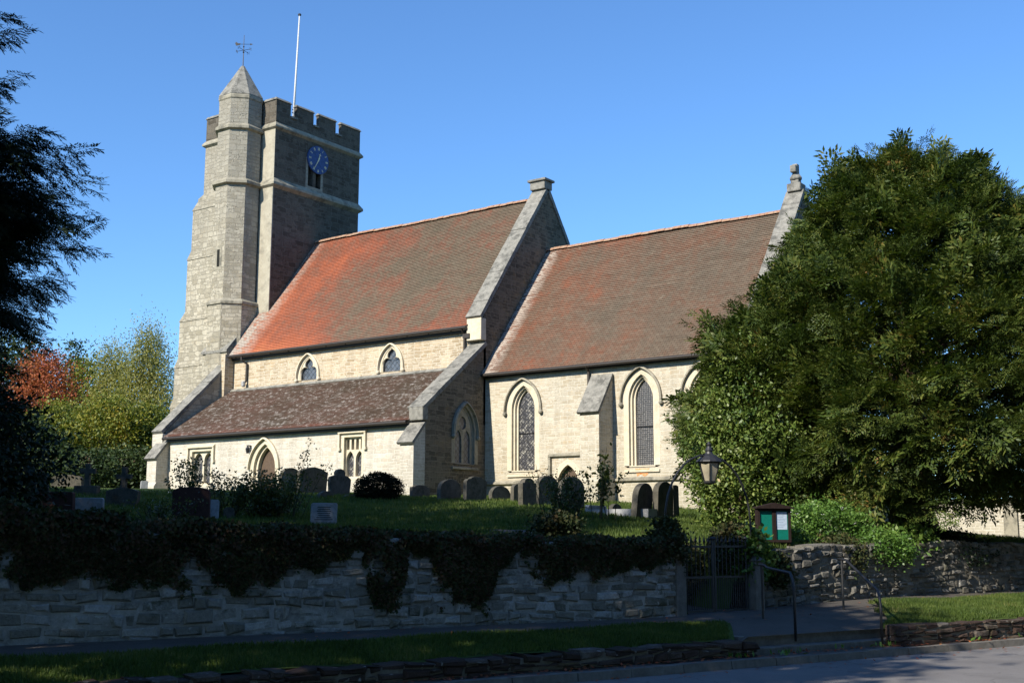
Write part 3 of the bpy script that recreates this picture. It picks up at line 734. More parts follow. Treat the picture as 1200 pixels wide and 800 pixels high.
# nave east gable (dark stone, shade put into its colour), with the aisle end wall below it
mb = MB(); sl_n = (13.62-7.72)/(NR-(NY-.25))
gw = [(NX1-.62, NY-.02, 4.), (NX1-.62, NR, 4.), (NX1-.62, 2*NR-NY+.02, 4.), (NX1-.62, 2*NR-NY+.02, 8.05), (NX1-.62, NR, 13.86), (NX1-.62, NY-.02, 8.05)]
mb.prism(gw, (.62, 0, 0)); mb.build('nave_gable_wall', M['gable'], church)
coping([(NY-.18, 7.95), (NR, 13.86)], NX1-.62, NX1, .16, .05); coping([(2*NR-NY+.18, 7.95), (NR, 13.86)], NX1-.62, NX1, .16, .05)
mb = MB(); mb.box(NX1-.68, NX1+.05, NR-.28, NR+.28, 13.95, 14.28); mb.box(NX1-.76, NX1+.13, NR-.36, NR+.36, 14.28, 14.38); mb.build('gable_apex_stone', M['weathered'], church, bevel=.02)
mb = MB(); mb.box(NX1-.66, NX1+.02, NY-.22, NY+.1, 7.15, 7.98); mb.build('kneeler', M['ashlar'], church, bevel=.02)
# chancel joins: quoin strip at gable base. ---- south aisle
AX0, AX1, AY = -40.75, -26.7, 31.6
holes = []
def two_light(c, hw, z0, z1, ztop, label, tracery=False):
    """square-headed two-light window"""
    out = [(c-hw, z0), (c+hw, z0), (c+hw, z1), (c-hw, z1)]
    mb = MB(); big = [(c-hw-.08, z0-.08), (c+hw+.08, z0-.08), (c+hw+.08, z1+.08), (c-hw-.08, z1+.08)]
    ring(mb, 'S', AY-.004, big, out, .0); L2 = []
    for s_ in (-1, 1):
        cc = c+s_*hw*.5
        L2.append(archish(cc, z0+.06, ztop-.32, ztop, hw*.5-.045))
        if tracery:
            for q in (-1, 1): L2.append([(cc+q*.115-.07, ztop+.05), (cc+q*.115+.07, ztop+.05), (cc+q*.115+.07, z1-.08), (cc+q*.115-.07, z1-.08)])
    panel(mb, 'S', AY+.12, [(c-hw, z0), (c+hw, z0), (c+hw, z1), (c-hw, z1)], L2, .16)
    ring(mb, 'S', AY, out, [(c-hw+.02, z0+.02), (c+hw-.02, z0+.02), (c+hw-.02, z1-.02), (c-hw+.02, z1-.02)], .12)
    f = mb.build('window', M['ashlar'], church); f['label'] = label
    g = MB(); flat(g, 'S', AY+.25, [(c-hw, z0), (c+hw, z0), (c+hw, z1), (c-hw, z1)]); g.build('glass', M['glass_pattern'], f)
    h = MB(); h.prism([(c-hw-.22, AY, z1+.24), (c-hw-.22, AY-.1, z1+.17), (c-hw-.22, AY-.1, z1+.12), (c-hw-.22, AY, z1+.10)], (2*hw+.44, 0, 0))
    for s_ in (-1, 1):
        a = c+s_*(hw+.18); h.box(a-.04, a+.04, AY-.09, AY+.01, z1-.4, z1+.11)
        h.box(a-.07, a+.07, AY-.1, AY+.01, z1-.5, z1-.401)
    h.build('hood_mould', M['ashlar'], f)
    return out
def archish(c, z0, zs, zt, hw): # ogee-ish light head
    a = arch(c, z0, zs, zt, hw, 6); return a
holes.append(two_light(-38.45, .60, 1.95, 3.30, 3.22, 'two-light aisle window with plain pointed lights near the west end'))
holes.append(two_light(-30.12, .46, 2.0, 3.50, 2.98, 'square-headed aisle window with tracery over two lights', True))
# south door
dc = -34.75
din = arch(dc, .9, 2.45, 3.30, .48); dmid = arch(dc, .9, 2.45, 3.42, .60); dout = arch(dc, .9, 2.45, 3.56, .74)
holes.append(dout)
mb = MB(); ring(mb, 'S', AY-.004, arch(dc, .9, 2.45, 3.64, .82), dout, 0); ring(mb, 'S', AY, dout, dmid, .12); ring(mb, 'S', AY+.12, dmid, din, .18); f = mb.build('doorway', M['ashlar'], church)
h = MB(); mould_arc(h, 'S', AY, hood_pts(dc, 2.45, 3.56, .74, .10), .036, .12); h.build('hood_mould', M['ashlar'], f)
g = MB(); flat(g, 'S', AY+.28, din)
g.build('door_leaf', M['wood'], f)
g = MB(); g.tube([(dc-.3, AY+.26, 2.0), (dc+.2, AY+.26, 2.0)], .02, 4); g.build('hinge_strap', M['black'], f)
build_panel('aisle_wall', 'aisle', 'S', AY, [(AX0+.0, .2), (AX1-.01, .2), (AX1-.01, 4.05), (AX0, 4.05)], holes)
sawroof('aisle_roof', 'aisle_tile', AX0+.15, AX1-.55, AY-.22, 3.93, NY+.01, 6.22, seed=6, gauge=.12, sag=.02)
mb = MB(); mb.prism([(AX0+.15, NY+.005, 6.2), (AX0+.15, NY-.10, 6.24), (AX0+.15, NY-.22, 6.13), (AX0+.15, NY-.2, 6.10)], (AX1-.7-AX0, 0, 0)); mb.build('roof_flashing', M['weathered'], church)
# east end wall of the aisle with two-light window
ew = arch(33.8, 2.55, 3.62, 4.62, .52)
hE = window('E', AX1, 33.80, 2.50, 3.62, 4.52, .50, 'glass_blue', steps=2, so_=.07, sd=.09, hood_o=.07, mat='string',
    lights=[arch(33.80-.25, 2.54, 3.35, 3.72, .19, 6), arch(33.80+.25, 2.54, 3.35, 3.72, .19, 6), [(33.8+.21*math.cos(rad(a)), 3.98+.24*math.sin(rad(a))) for a in range(0, 360, 30)]], label='two-light traceried window in the shaded east end of the aisle')
slp = [(AY, .2), (NY+.12, .2), (NY+.12, 6.95), (AY, 4.30)]
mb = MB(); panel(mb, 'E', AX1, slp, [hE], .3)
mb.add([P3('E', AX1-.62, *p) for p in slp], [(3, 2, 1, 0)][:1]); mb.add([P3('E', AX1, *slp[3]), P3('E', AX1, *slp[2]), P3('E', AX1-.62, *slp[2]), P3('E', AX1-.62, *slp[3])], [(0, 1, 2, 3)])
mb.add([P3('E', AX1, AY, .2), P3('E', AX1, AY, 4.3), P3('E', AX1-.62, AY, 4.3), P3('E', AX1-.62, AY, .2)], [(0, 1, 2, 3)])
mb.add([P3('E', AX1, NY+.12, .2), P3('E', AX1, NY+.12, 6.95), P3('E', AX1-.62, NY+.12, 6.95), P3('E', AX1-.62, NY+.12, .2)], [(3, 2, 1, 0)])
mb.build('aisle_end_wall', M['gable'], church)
coping([(AY-.12, 4.25), (NY+.15, 6.98)], AX1-.62, AX1, .15, .05)
mb = MB(); mb.box(AX1-.60, AX1+.03, AY-.2, AY+.1, 3.90, 4.36); mb.build('kneeler', M['weathered'], church, bevel=.03)
def buttress(x0, x1, ys, yf, zw, zf, zb=.2, plinth=None, label=None, mat='chancel', capmat='weathered'):
    """south-facing buttress: wall plane ys, front plane yf, weathering from zw at the wall to zf at the front"""
    mb = MB(); mb.prism([(x0, ys, zb), (x0, yf, zb), (x0, yf, zf), (x0, ys, zw)], (x1-x0, 0, 0))
    if plinth: mb.prism([(x0-.06, ys, zb), (x0-.06, yf-plinth[1], zb), (x0-.06, yf-plinth[1], plinth[0]), (x0-.06, yf, plinth[0]+.16), (x0-.06, ys, plinth[0]+.16)], (x1-x0+.12, 0, 0))
    b = mb.build('buttress', M[mat], church)
    c = MB(); d = np.array((yf-ys, zf-zw)); d = d/np.linalg.norm(d); up = np.array((d[1], -d[0])); up = up if up[1] > 0 else -up
    p = np.array((ys+.0, zw)); q = np.array((yf, zf))+d*.10
    c.prism([(x0-.05, *p), (x0-.05, *q), (x0-.05, *(q+up*.10)), (x0-.05, *(p+up*.10))], (x1-x0+.10, 0, 0)); c.build('weathering_slab', M[capmat], b)
    if label: b['label'] = label
    return b
buttress(-21.95, -21.19, CY-.002, 34.07, 5.42, 4.12, plinth=(1.75, .22), label='tall chancel buttress with steep grey weathering')
buttress(-27.32, -26.705, AY-.002, 30.99, 3.78, 3.12, mat='aisle', label='small buttress at the east end of the aisle')
buttress(-41.1, -40.5, AY-.002, 31.0, 3.75, 3.05, mat='aisle', label='small buttress at the west end of the aisle', plinth=(1.9, .12))
# west parapet of the aisle
mb = MB(); mb.prism([(-41.35, AY-.0, .2), (-41.35, 36.2, .2), (-41.35, 36.2, 8.5), (-41.35, 35.05, 7.55), (-41.35, AY, 4.15)], (.55, 0, 0)); mb.build('aisle_west_wall', M['tower'], church)
coping([(AY-.15, 4.08), (35.1, 7.55)], -41.35, -40.8, .14, .05)
mb = MB(); mb.box(-41.4, -40.74, AY-.18, AY+.08, 3.55, 4.08); mb.build('kneeler', M['aisle'], church, bevel=.02)
mb = MB(); mb.box(-40.8, -40.55, 34.4, NY+.3, 5.0, 7.75); mb.build('nave_corner_stone', M['nave'], church)
# gutters and downpipes
def gutter(x0, x1, y, z, label=None):
    mb = MB(); mb.tube([(x0, y, z), (x1, y, z)], .062, 8)
    x = x0+.3
    while x < x1: mb.box(x, x+.03, y, y+.2, z-.05, z+.0); x += 1.1
    return mb.build('gutter', M['gutter'], church)
gutter(NX0+.0, NX1-.62, NY-.30, 7.66); gutter(CX0+.03, CX1-.5, CY-.27, 5.80); gutter(AX0+.15, AX1-.65, AY-.27, 3.86)
mb = MB(); mb.box(NX0, NX1-.62, NY-.12, NY+.0, 7.50, 7.64); mb.box(CX0+.02, CX1-.55, CY-.12, CY+.0, 5.70, 5.80); mb.box(AX0+.2, AX1-.65, AY-.12, AY, 3.72, 3.84); mb.build('eaves_board', M['gutter'], church)
def pipe(pts, r=.05):
    mb = MB(); mb.tube(pts, r, 7); return mb.build('downpipe', M['gutter'], church)
pipe([(-39.75, NY-.28, 7.6), (-39.75, NY-.28, 7.45), (-39.62, NY-.08, 7.3), (-39.62, NY-.08, 6.55), (-39.66, NY-.22, 6.4)])
mb = MB(); mb.lathe((-39.66, NY-.2, 6.28), [(.06, 0), (.09, .05), (.09, .22), (.06, .25)], 8); mb.build('rainwater_shoe', M['grave_pale'], church)
pipe([(-27.55, NY-.28, 7.6), (-27.55, NY-.10, 7.4), (-27.55, NY-.10, 6.2)])
mb = MB(); mb.box(-27.5, -27.2, NY-.28, NY-.1, 7.25, 7.42); mb.build('rainwater_head', M['gutter'], church)
pipe([(-22.12, CY-.25, 5.78), (-22.12, CY-.09, 5.6), (-22.12, CY-.09, 4.6)])
# small wall lantern beside the south door
mb = MB(); mb.box(-35.62, -35.50, AY-.16, AY-.02, 3.36, 3.40); mb.lathe((-35.56, AY-.14, 3.08), [(.05, 0), (.09, .18), (.02, .28)], 6); mb.build('wall_lantern', M['black'], church)

# ---- tower: X -44.85 .. -39.95, Y 36.3 .. 41.9
TX0, TX1, TY0, TY1 = -44.85, -39.95, 36.3, 41.9
# belfry opening on the east face
bel = [[(38.42, 16.25), (38.74, 16.25), (38.74, 17.35), (38.58, 17.5), (38.42, 17.35)], [(38.93, 16.25), (39.25, 16.25), (39.25, 17.35), (39.09, 17.5), (38.93, 17.35)]]
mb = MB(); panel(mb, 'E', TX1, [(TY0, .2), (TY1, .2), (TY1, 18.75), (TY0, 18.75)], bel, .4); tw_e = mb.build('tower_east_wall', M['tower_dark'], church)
mb = MB(); panel(mb, 'S', TY0, [(TX0, .2), (TX1, .2), (TX1, 18.75), (TX0, 18.75)], [], .3)
mb.add([(TX0, TY0, .2), (TX0, TY1, .2), (TX0, TY1, 18.75), (TX0, TY0, 18.75)], [(0, 3, 2, 1)][:1]); mb.add([(TX0, TY1, .2), (TX1, TY1, .2), (TX1, TY1, 18.75), (TX0, TY1, 18.75)], [(0, 3, 2, 1)])
mb.add([(TX0, TY0, 18.7), (TX1, TY0, 18.7), (TX1, TY1, 18.7), (TX0, TY1, 18.7)], [(0, 1, 2, 3)])
tw = mb.build('tower_wall', M['tower'], church)
mb = MB()
for b in bel: mb.box(TX1-.4, TX1-.36, b[0][0]-.05, b[1][0]+.05, 16.2, 17.6)
mb.build('louvre', M['grille'], tw_e)
mb = MB(); ring(mb, 'E', TX1+.004, [(38.27, 16.1), (39.4, 16.1), (39.4, 17.62), (38.27, 17.62)], [(38.42, 16.25), (39.25, 16.25), (39.25, 17.48), (38.42, 17.48)], 0); mb.build('louvre_surround', M['tower'], tw_e)
# corner strip in clean ashlar on the south-east corner
mb = MB(); mb.box(TX1-.84, TX1-.0, TY0-.05, TY0+.0, 9.2, 15.85); mb.box(TX1-.80, TX1+.0, TY0-.02, TY0+.0, 16.1, 18.55)
mb.prism([(TX1-.95, TY0-.05, 9.3), (TX1-.95, TY0-.35, 8.75), (TX1-.95, TY0-.35, 8.0), (TX1-.95, TY0, 8.0), (TX1-.95, TY0, 9.3)], (1.0, 0, 0))
mb.build('corner_pilaster', M['weathered_strip'], church)
def band(x0, x1, y0, y1, z, pr, h, mat='string', name='string_course'):
    mb = MB(); a = [(x0, y0), (x1, y0), (x1, y1), (x0, y1)]
    def rg(o, zz): return [(x0-o, y0-o, zz), (x1+o, y0-o, zz), (x1+o, y1+o, zz), (x0-o, y1+o, zz)]
    R = [rg(0.003, z-h), rg(pr, z-h*.55), rg(pr, z-h*.2), rg(.003, z+h*.6)]
    mb.add([p for q in R for p in q], [(i*4+k, i*4+(k+1) % 4, (i+1)*4+(k+1) % 4, (i+1)*4+k) for i in range(3) for k in range(4)]); return mb.build(name, M[mat], church)
band(TX0, TX1, TY0, TY1, 18.66, .13, .22); band(TX0-.0, TX1, TY0, TY1, 15.95, .17, .30)
# parapet and battlements
mb = MB(); th = .17; zp = 19.22
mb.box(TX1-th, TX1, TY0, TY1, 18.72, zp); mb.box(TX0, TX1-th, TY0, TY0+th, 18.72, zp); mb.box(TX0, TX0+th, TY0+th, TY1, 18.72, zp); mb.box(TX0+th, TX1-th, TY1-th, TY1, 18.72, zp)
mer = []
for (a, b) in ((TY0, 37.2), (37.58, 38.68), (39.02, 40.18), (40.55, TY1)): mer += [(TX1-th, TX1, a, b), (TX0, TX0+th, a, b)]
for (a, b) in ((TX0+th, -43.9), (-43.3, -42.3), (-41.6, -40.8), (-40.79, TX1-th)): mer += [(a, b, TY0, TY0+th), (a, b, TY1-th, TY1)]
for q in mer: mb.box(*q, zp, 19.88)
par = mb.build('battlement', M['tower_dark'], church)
mb = MB()
for (x0, x1, y0, y1) in mer:
    mb = MB(); mb.hexa([(x0-.05, y0-.05, 19.881), (x1+.05, y0-.05, 19.881), (x1+.05, y1+.05, 19.881), (x0-.05, y1+.05, 19.881), (x0+.04, y0+.0, 20.0), (x1-.04, y0+.0, 20.0), (x1-.04, y1-.0, 20.0), (x0+.04, y1-.0, 20.0)]); mb.build('merlon_coping', M['weathered'], par)
for (a, b) in ((37.2, 37.58), (38.68, 39.02), (40.18, 40.55)):
    mb = MB(); mb.box(TX1-th, TX1+.08, a+.003, b-.003, zp+.002, zp+.09); mb.build('crenel_sill', M['weathered'], par)
# tower south west buttress (stepped)
mb = MB(); steps_ = [(.2, 6.3, 1.38, .9), (6.3, 8.2, 1.2, .75), (8.2, 10.4, .98, .62), (10.4, 13.35, .62, .42), (13.35, 15.75, .38, .3)]
for (z0, z1, wx, wy) in steps_:
    nx = {6.3: 1.2, 8.2: .98, 10.4: .62, 13.35: .38, 15.75: .02}[z1]
    mb.hexa([(TX0-wx, TY0-.28, z0), (TX0+2.2, TY0-.28, z0), (TX0+2.2, TY0+1.2, z0), (TX0-wx, TY0+1.2, z0), (TX0-wx, TY0-.28, z1-.45), (TX0+2.2, TY0-.28, z1-.45), (TX0+2.2, TY0+1.2, z1-.45), (TX0-wx, TY0+1.2, z1-.45)])
    mb.hexa([(TX0-wx-.04, TY0-.31, z1-.45), (TX0+2.2, TY0-.31, z1-.45), (TX0+2.2, TY0+1.2, z1-.45), (TX0-wx-.04, TY0+1.2, z1-.45), (TX0-nx, TY0-.28, z1), (TX0+2.2, TY0-.28, z1), (TX0+2.2, TY0+1.2, z1), (TX0-nx, TY0+1.2, z1)])
b = mb.build('tower_buttress', M['tower'], church)
# stair turret: octagon of side .8
oc = (-41.78, 35.78); Ro = 1.05
def octo(z0, z1, r, mb=None, r1=None):
    mb = mb or MB(); mb.lathe((oc[0], oc[1], 0), [(r, z0), (r1 or r, z1)], 8, rot=.5); return mb
def faceted(name, prof, mat, parent):
    mb = MB(); 
    for (ra, za), (rb, zb) in zip(prof[:-1], prof[1:]):
        for k in range(8):
            t0 = 2*math.pi*(k+.5)/8; t1 = 2*math.pi*(k+1.5)/8
            mb.add([(oc[0]+ra*math.cos(t0), oc[1]+ra*math.sin(t0), za), (oc[0]+ra*math.cos(t1), oc[1]+ra*math.sin(t1), za), (oc[0]+rb*math.cos(t1), oc[1]+rb*math.sin(t1), zb), (oc[0]+rb*math.cos(t0), oc[1]+rb*math.sin(t0), zb)], [(0, 1, 2, 3)])
    return mb.build(name, M[mat], parent)
tur = faceted('stair_turret', [(Ro+.12, .2), (Ro+.12, 10.15), (Ro, 10.3), (Ro, 20.02)], 'tower', church)
for z, pr in ((10.3, .19), (15.9, .17), (18.5, .14), (19.98, .04)): faceted('string_course', [(Ro-.02, z-.22), (Ro+pr, z-.14), (Ro+pr, z-.02), (Ro-.02, z+.14)], 'string', tur)
faceted('spire', [(Ro+.03, 20.02), (Ro+.03, 20.06), (.09, 21.72), (.0, 21.75)], 'weathered', tur)
mb = MB(); yf = oc[1]-Ro*math.cos(math.pi/8)
mb.box(oc[0]-.10, oc[0]+.08, yf-.006, yf+.1, 11.9, 12.7); mb.build('slit_window', M['grille'], tur)
mb = MB(); ring(mb, 'S', yf-.008, [(oc[0]-.24, 11.75), (oc[0]+.22, 11.75), (oc[0]+.22, 12.85), (oc[0]-.24, 12.85)], [(oc[0]-.10, 11.9), (oc[0]+.08, 11.9), (oc[0]+.08, 12.7), (oc[0]-.10, 12.7)], 0); mb.build('slit_surround', M['string'], tur)
# spur wall under the turret joining aisle and tower, with sloping ledge
mb = MB(); mb.prism([(-42.5, 35.9, 1), (-42.5, 34.75, 1), (-42.5, 34.75, 7.95), (-42.5, 35.6, 9.0), (-42.5, 35.9, 9.0)], (1.62, 0, 0)); mb.build('turret_base', M['tower'], church)
mb = MB(); mb.prism([(-42.54, 34.68, 7.93), (-42.54, 34.68, 8.03), (-42.54, 35.62, 9.12), (-42.54, 35.62, 9.0)], (1.72, 0, 0)); mb.build('turret_base_slab', M['weathered'], church)
# clock

# clock on the east face of the tower (reads about 12:35)
CY_, CZ_, CRr = 38.98, 17.62, .68
def disc(mb, x0, x1, r, n=40):
    return mb.prism([(x0, CY_+r*math.cos(2*math.pi*k/n), CZ_+r*math.sin(2*math.pi*k/n)) for k in range(n)], (x1-x0, 0, 0))
mb = MB(); disc(mb, TX1+.02, TX1+.10, CRr); ck = mb.build('clock_face', M['blue'], church); ck['label'] = 'round blue clock face with gilt numerals'
def strokes(mb, segs, x, wd, proj):
    for (a, b) in segs:
        a = np.array(a); b = np.array(b); d = (b-a)/np.linalg.norm(b-a); n = np.array((-d[1], d[0]))*wd/2
        mb.prism([(x, *(a-n)), (x, *(b-n)), (x, *(b+n)), (x, *(a+n))], (proj, 0, 0))
ROM = {1: 'I', 2: 'II', 3: 'III', 4: 'IIII', 5: 'V', 6: 'VI', 7: 'VII', 8: 'VIII', 9: 'IX', 10: 'X', 11: 'XI', 12: 'XII'}
for hh, tx in ROM.items():
    mb = MB()
    an = math.pi/2-hh*math.pi/6; ux = np.array((math.cos(an), math.sin(an))); # seen from the east, +Y is to the right
    tg_ = np.array((math.sin(an), -math.cos(an))); wch = {'I': .028, 'V': .06, 'X': .06}; W = sum(wch[c] for c in tx); p = -W/2
    def Q(a, r): return tuple(np.array((CY_, CZ_))+tg_*a+ux*r)
    segs = []
    for c in tx:
        m = p+wch[c]/2; lo, hi = CRr*.70, CRr*.90
        if c == 'I': segs.append((Q(m, lo), Q(m, hi)))
        if c == 'V': segs += [(Q(m-.025, hi), Q(m, lo)), (Q(m+.025, hi), Q(m, lo))]
        if c == 'X': segs += [(Q(m-.025, hi), Q(m+.025, lo)), (Q(m+.025, hi), Q(m-.025, lo))]
        p += wch[c]
    strokes(mb, segs, TX1+.101, .018, .006)
    mb.build('numeral', M['gold'], ck)
def hand(hours, r, wd, tail, cross=False):
    an = math.pi/2-hours*math.pi/6; u = np.array((math.cos(an), math.sin(an))); v = np.array((math.sin(an), -math.cos(an))); c = np.array((CY_, CZ_)); x = TX1+(.112 if cross else .122)
    mb = MB(); pl = [c-u*tail-v*wd*.4, c-u*tail+v*wd*.4, c+v*wd*.6, c+u*r*.8+v*wd*.35, c+u*r, c+u*r*.8-v*wd*.35, c-v*wd*.6]
    mb.prism([(x, *q) for q in pl], (.008, 0, 0))
    if cross: mb.prism([(x-.001, *(c+u*(r*.72)-v*.085)), (x-.001, *(c+u*(r*.80)-v*.0)), (x-.001, *(c+u*(r*.72)+v*.085)), (x-.001, *(c+u*(r*.64)))], (.01, 0, 0))
    return mb.build('clock_hand', M['gold'], ck)
hand(12.58, .38, .055, .08, True); hand(7.0, .56, .045, .14)

# flagpole and weathervane
e = empty('flagpole', (-41.85, 39.1, 18.7)); tag(e, 'tall bare white flagpole standing on the tower roof', 'flagpole')
tip = (-41.60, 39.1, 25.45)
mb = MB(); mb.tube([(-41.85, 39.1, 18.7), (-41.74, 39.1, 21.7), tip], [.06, .052, .034], 8); mb.build('pole', simple('grey_white_pole_paint', (.5, .5, .49), .5, .4), e, smooth=True)
mb = MB(); mb.lathe(tip, [(.03, -.02), (.085, .0), (.085, .05), (.05, .09), (.0, .1)], 10); mb.build('pole_cap', M['black'], e)
mb = MB(); mb.tube([(-41.79, 39.0, 20.4), (-41.79, 39.1, 20.5), (-41.79, 39.0, 20.6)], .02, 5); mb.build('cleat', M['black'], e)
wx, wy, wz = oc[0], oc[1], 21.68
e = empty('weathervane', (wx, wy, wz)); tag(e, 'small black iron weathervane with four arms on the turret spire', 'weathervane')
mb = MB(); mb.tube([(wx, wy, wz), (wx, wy, wz+1.6)], [.026, .012], 6); mb.lathe((wx, wy, wz+.75), [(.01, -.06), (.05, 0), (.01, .06)], 8); mb.lathe((wx, wy, wz+1.02), [(.01, -.05), (.04, 0), (.01, .05)], 8); mb.build('spindle', M['black'], e)
mb = MB()
for k in range(4):
    a = k*math.pi/2+.25; c, s_ = math.cos(a), math.sin(a); mb.tube([(wx, wy, wz+.85), (wx+.33*c, wy+.33*s_, wz+.85)], .012, 4)
    q = (wx+.38*c, wy+.38*s_)
    mb.tube([(q[0]-.05*s_, q[1]+.05*c, wz+.78), (q[0]-.05*s_, q[1]+.05*c, wz+.92), (q[0]+.05*s_, q[1]-.05*c, wz+.78), (q[0]+.05*s_, q[1]-.05*c, wz+.92)], .01, 4)
mb.build('direction_arms', M['black'], e)
mb = MB(); d = np.array((.80, .60, 0)); c = np.array((wx, wy, wz+1.15)); up = np.array((0, 0, 1.))
def vp(a, b): return c+d*a+up*b
mb.tube([vp(-.32, 0), vp(.34, 0)], .011, 4)
mb.prism([vp(.30, -.05), vp(.43, 0), vp(.30, .05)], np.array((-d[1], d[0], 0))*.012)
mb.prism([vp(-.36, -.08), vp(-.20, -.04), vp(-.14, .02), vp(-.2, .05), vp(-.26, .04), vp(-.38, .12), vp(-.41, .02)], np.array((-d[1], d[0], 0))*.012)
mb.build('vane_arrow', M['black'], e)

# ================================================================ gate, lamp arch, notice board, handrails
gs0, gs1 = 13.24, 14.86; gt = 14.86; gz = -1.30
def gate_leaf(s0, s1, label, seed):
    e = empty('iron_gate', st(s0, gt, gz)); tag(e, label, 'gate', 'pair of churchyard gates')
    n = 8; mb = MB(); f = MB(); w_ = s1-s0
    for z in (gz+.06, gz+.60, gz+1.10): f.hexa([st(s0, gt-.012, z), st(s1, gt-.012, z), st(s1, gt+.012, z), st(s0, gt+.012, z), st(s0, gt-.012, z+.035), st(s1, gt-.012, z+.035), st(s1, gt+.012, z+.035), st(s0, gt+.012, z+.035)])
    for s_ in (s0+.015, s1-.015): f.tube([st(s_, gt, gz+.03), st(s_, gt, gz+1.22)], .019, 6); f.lathe(st(s_, gt, gz+1.22), [(.03, 0), (.04, .03), (.02, .06)], 6)
    f.build('gate_frame', M['black'], e)
    for i in range(1, n):
        s_ = s0+w_*i/n
        mb.tube([st(s_, gt, gz+.06), st(s_, gt, gz+1.18)], .0095, 5)
        mb.lathe(st(s_, gt, gz+1.17), [(.010, 0), (.026, .03), (.018, .06), (.0, .14)], 4)
    mb.build('spear_bars', M['black'], e)
    mb = MB()
    for i in range(n):
        s_ = s0+w_*(i+.5)/n; mb.tube([st(s_, gt, gz+.06), st(s_, gt, gz+.62)], .008, 5)
    mb.build('dog_bars', M['black'], e)
gate_leaf(gs0+.03, (gs0+gs1)/2-.01, 'left leaf of the black iron spear-topped gate', 1)
gate_leaf((gs0+gs1)/2+.01, gs1-.05, 'right leaf of the black iron spear-topped gate', 2)
def pillar(s0, s1, t0, t1, z1, label, pointed):
    e = empty('gate_pillar', st((s0+s1)/2, (t0+t1)/2, gz)); tag(e, label, 'gate pillar', 'pillars either side of the gate')
    mb = MB(); mb.hexa([st(s0, t0, gz-.1), st(s1, t0, gz-.1), st(s1, t1, gz-.1), st(s0, t1, gz-.1), st(s0, t0, z1), st(s1, t0, z1), st(s1, t1, z1), st(s0, t1, z1)]); mb.build('shaft', M['kerb'], e, bevel=.015)
    mb = MB(); cs, ct = (s0+s1)/2, (t0+t1)/2
    mb.add([st(s0-.02, t0-.02, z1), st(s1+.02, t0-.02, z1), st(s1+.02, t1+.02, z1), st(s0-.02, t1+.02, z1), st(cs, ct, z1+.12)], [(0, 1, 4), (1, 2, 4), (2, 3, 4), (3, 0, 4), (3, 2, 1, 0)]); mb.build('cap', M['kerb'], e)
pillar(13.02, 13.23, 14.62, 14.9, -.22, 'pale stone gate pillar at the end of the long wall, topped with ivy', True)
pillar(14.88, 15.08, 14.72, 14.95, -.42, 'pale pointed gate pillar on the right of the gate', True)
# arch with lantern
e = empty('lamp_arch', st(14.04, gt, gz)); tag(e, 'black iron arch carrying a lantern over the churchyard gate', 'lamp arch')
mb = MB(); cs, hwid = 14.06, .97; zsp = .15; ztp = 1.34
for o in (0,):
    pts = [st(cs-hwid-.02, gt+.1, -.2), st(cs-hwid, gt+.1, zsp-.1)]
    for k in range(17):
        a = math.pi*(1-k/16); pts.append(st(cs+hwid*math.cos(a), gt+.1, zsp+(ztp-zsp)*math.sin(a)**.92))
    pts += [st(cs+hwid, gt+.1, zsp-.1), st(cs+hwid+.02, gt+.1, -.35)]
    mb.tube(pts, .019, 6)
mb.build('arch_bar', M['black'], e, smooth=True)
lc = st(cs+.04, gt+.1, 0)
lg = simple('lantern_glass', (.34, .30, .215), .35, .5, var=.15, sc=9); 
mb = MB(); mb.lathe((lc[0], lc[1], .90), [(.10, 0), (.185, .31)], 6); L1 = mb.build('lantern', lg, e)
mb = MB(); mb.lathe((lc[0], lc[1], 1.21), [(.185, -.01), (.225, .015), (.215, .035), (.13, .115), (.07, .15), (.055, .19), (.07, .21), (.045, .25), (.03, .28), (.04, .31), (.0, .37)], 12); mb.build('lantern_cap', M['black'], L1)
mb = MB()
for k in range(6):
    a = 2*math.pi*k/6; mb.tube([(lc[0]+.102*math.cos(a), lc[1]+.102*math.sin(a), .90), (lc[0]+.188*math.cos(a), lc[1]+.188*math.sin(a), 1.21)], .011, 4)
mb.lathe((lc[0], lc[1], .87), [(.03, -.03), (.11, .0), (.115, .035)], 6); mb.build('lantern_frame', M['black'], L1)
# notice board
bc = np.array(pt(907.5, 640, 21.9)); bu = np.array([S_[0], S_[1], 0]); bu = bu*math.cos(rad(-22))+np.array([T_[0], T_[1], 0])*math.sin(rad(-22)); bn = np.array([bu[1], -bu[0], 0]) # bn faces the street
dk = simple('dark_stained_wood', (.022, .014, .012), .8, .15)
grn = simple('green_baize', (.0, .13, .095), .8, .2, var=.12)
e = empty('notice_board', (bc[0], bc[1], -.25)); tag(e, 'dark timber notice board with two green-backed doors above the wall', 'notice board')
def bb(mb, a0, a1, d0, d1, z0, z1): # a along board, d depth (towards the street positive)
    q = lambda a, d, z: np.array([bc[0], bc[1], 0])+bu*a+bn*d+np.array([0, 0, z])
    return mb.hexa([q(a0, d1, z0), q(a1, d1, z0), q(a1, d0, z0), q(a0, d0, z0), q(a0, d1, z1), q(a1, d1, z1), q(a1, d0, z1), q(a0, d0, z1)])
z0 = -.15
mb = MB(); bb(mb, -.33, .33, -.08, .0, z0, z0+.66); mb.build('case', dk, e)
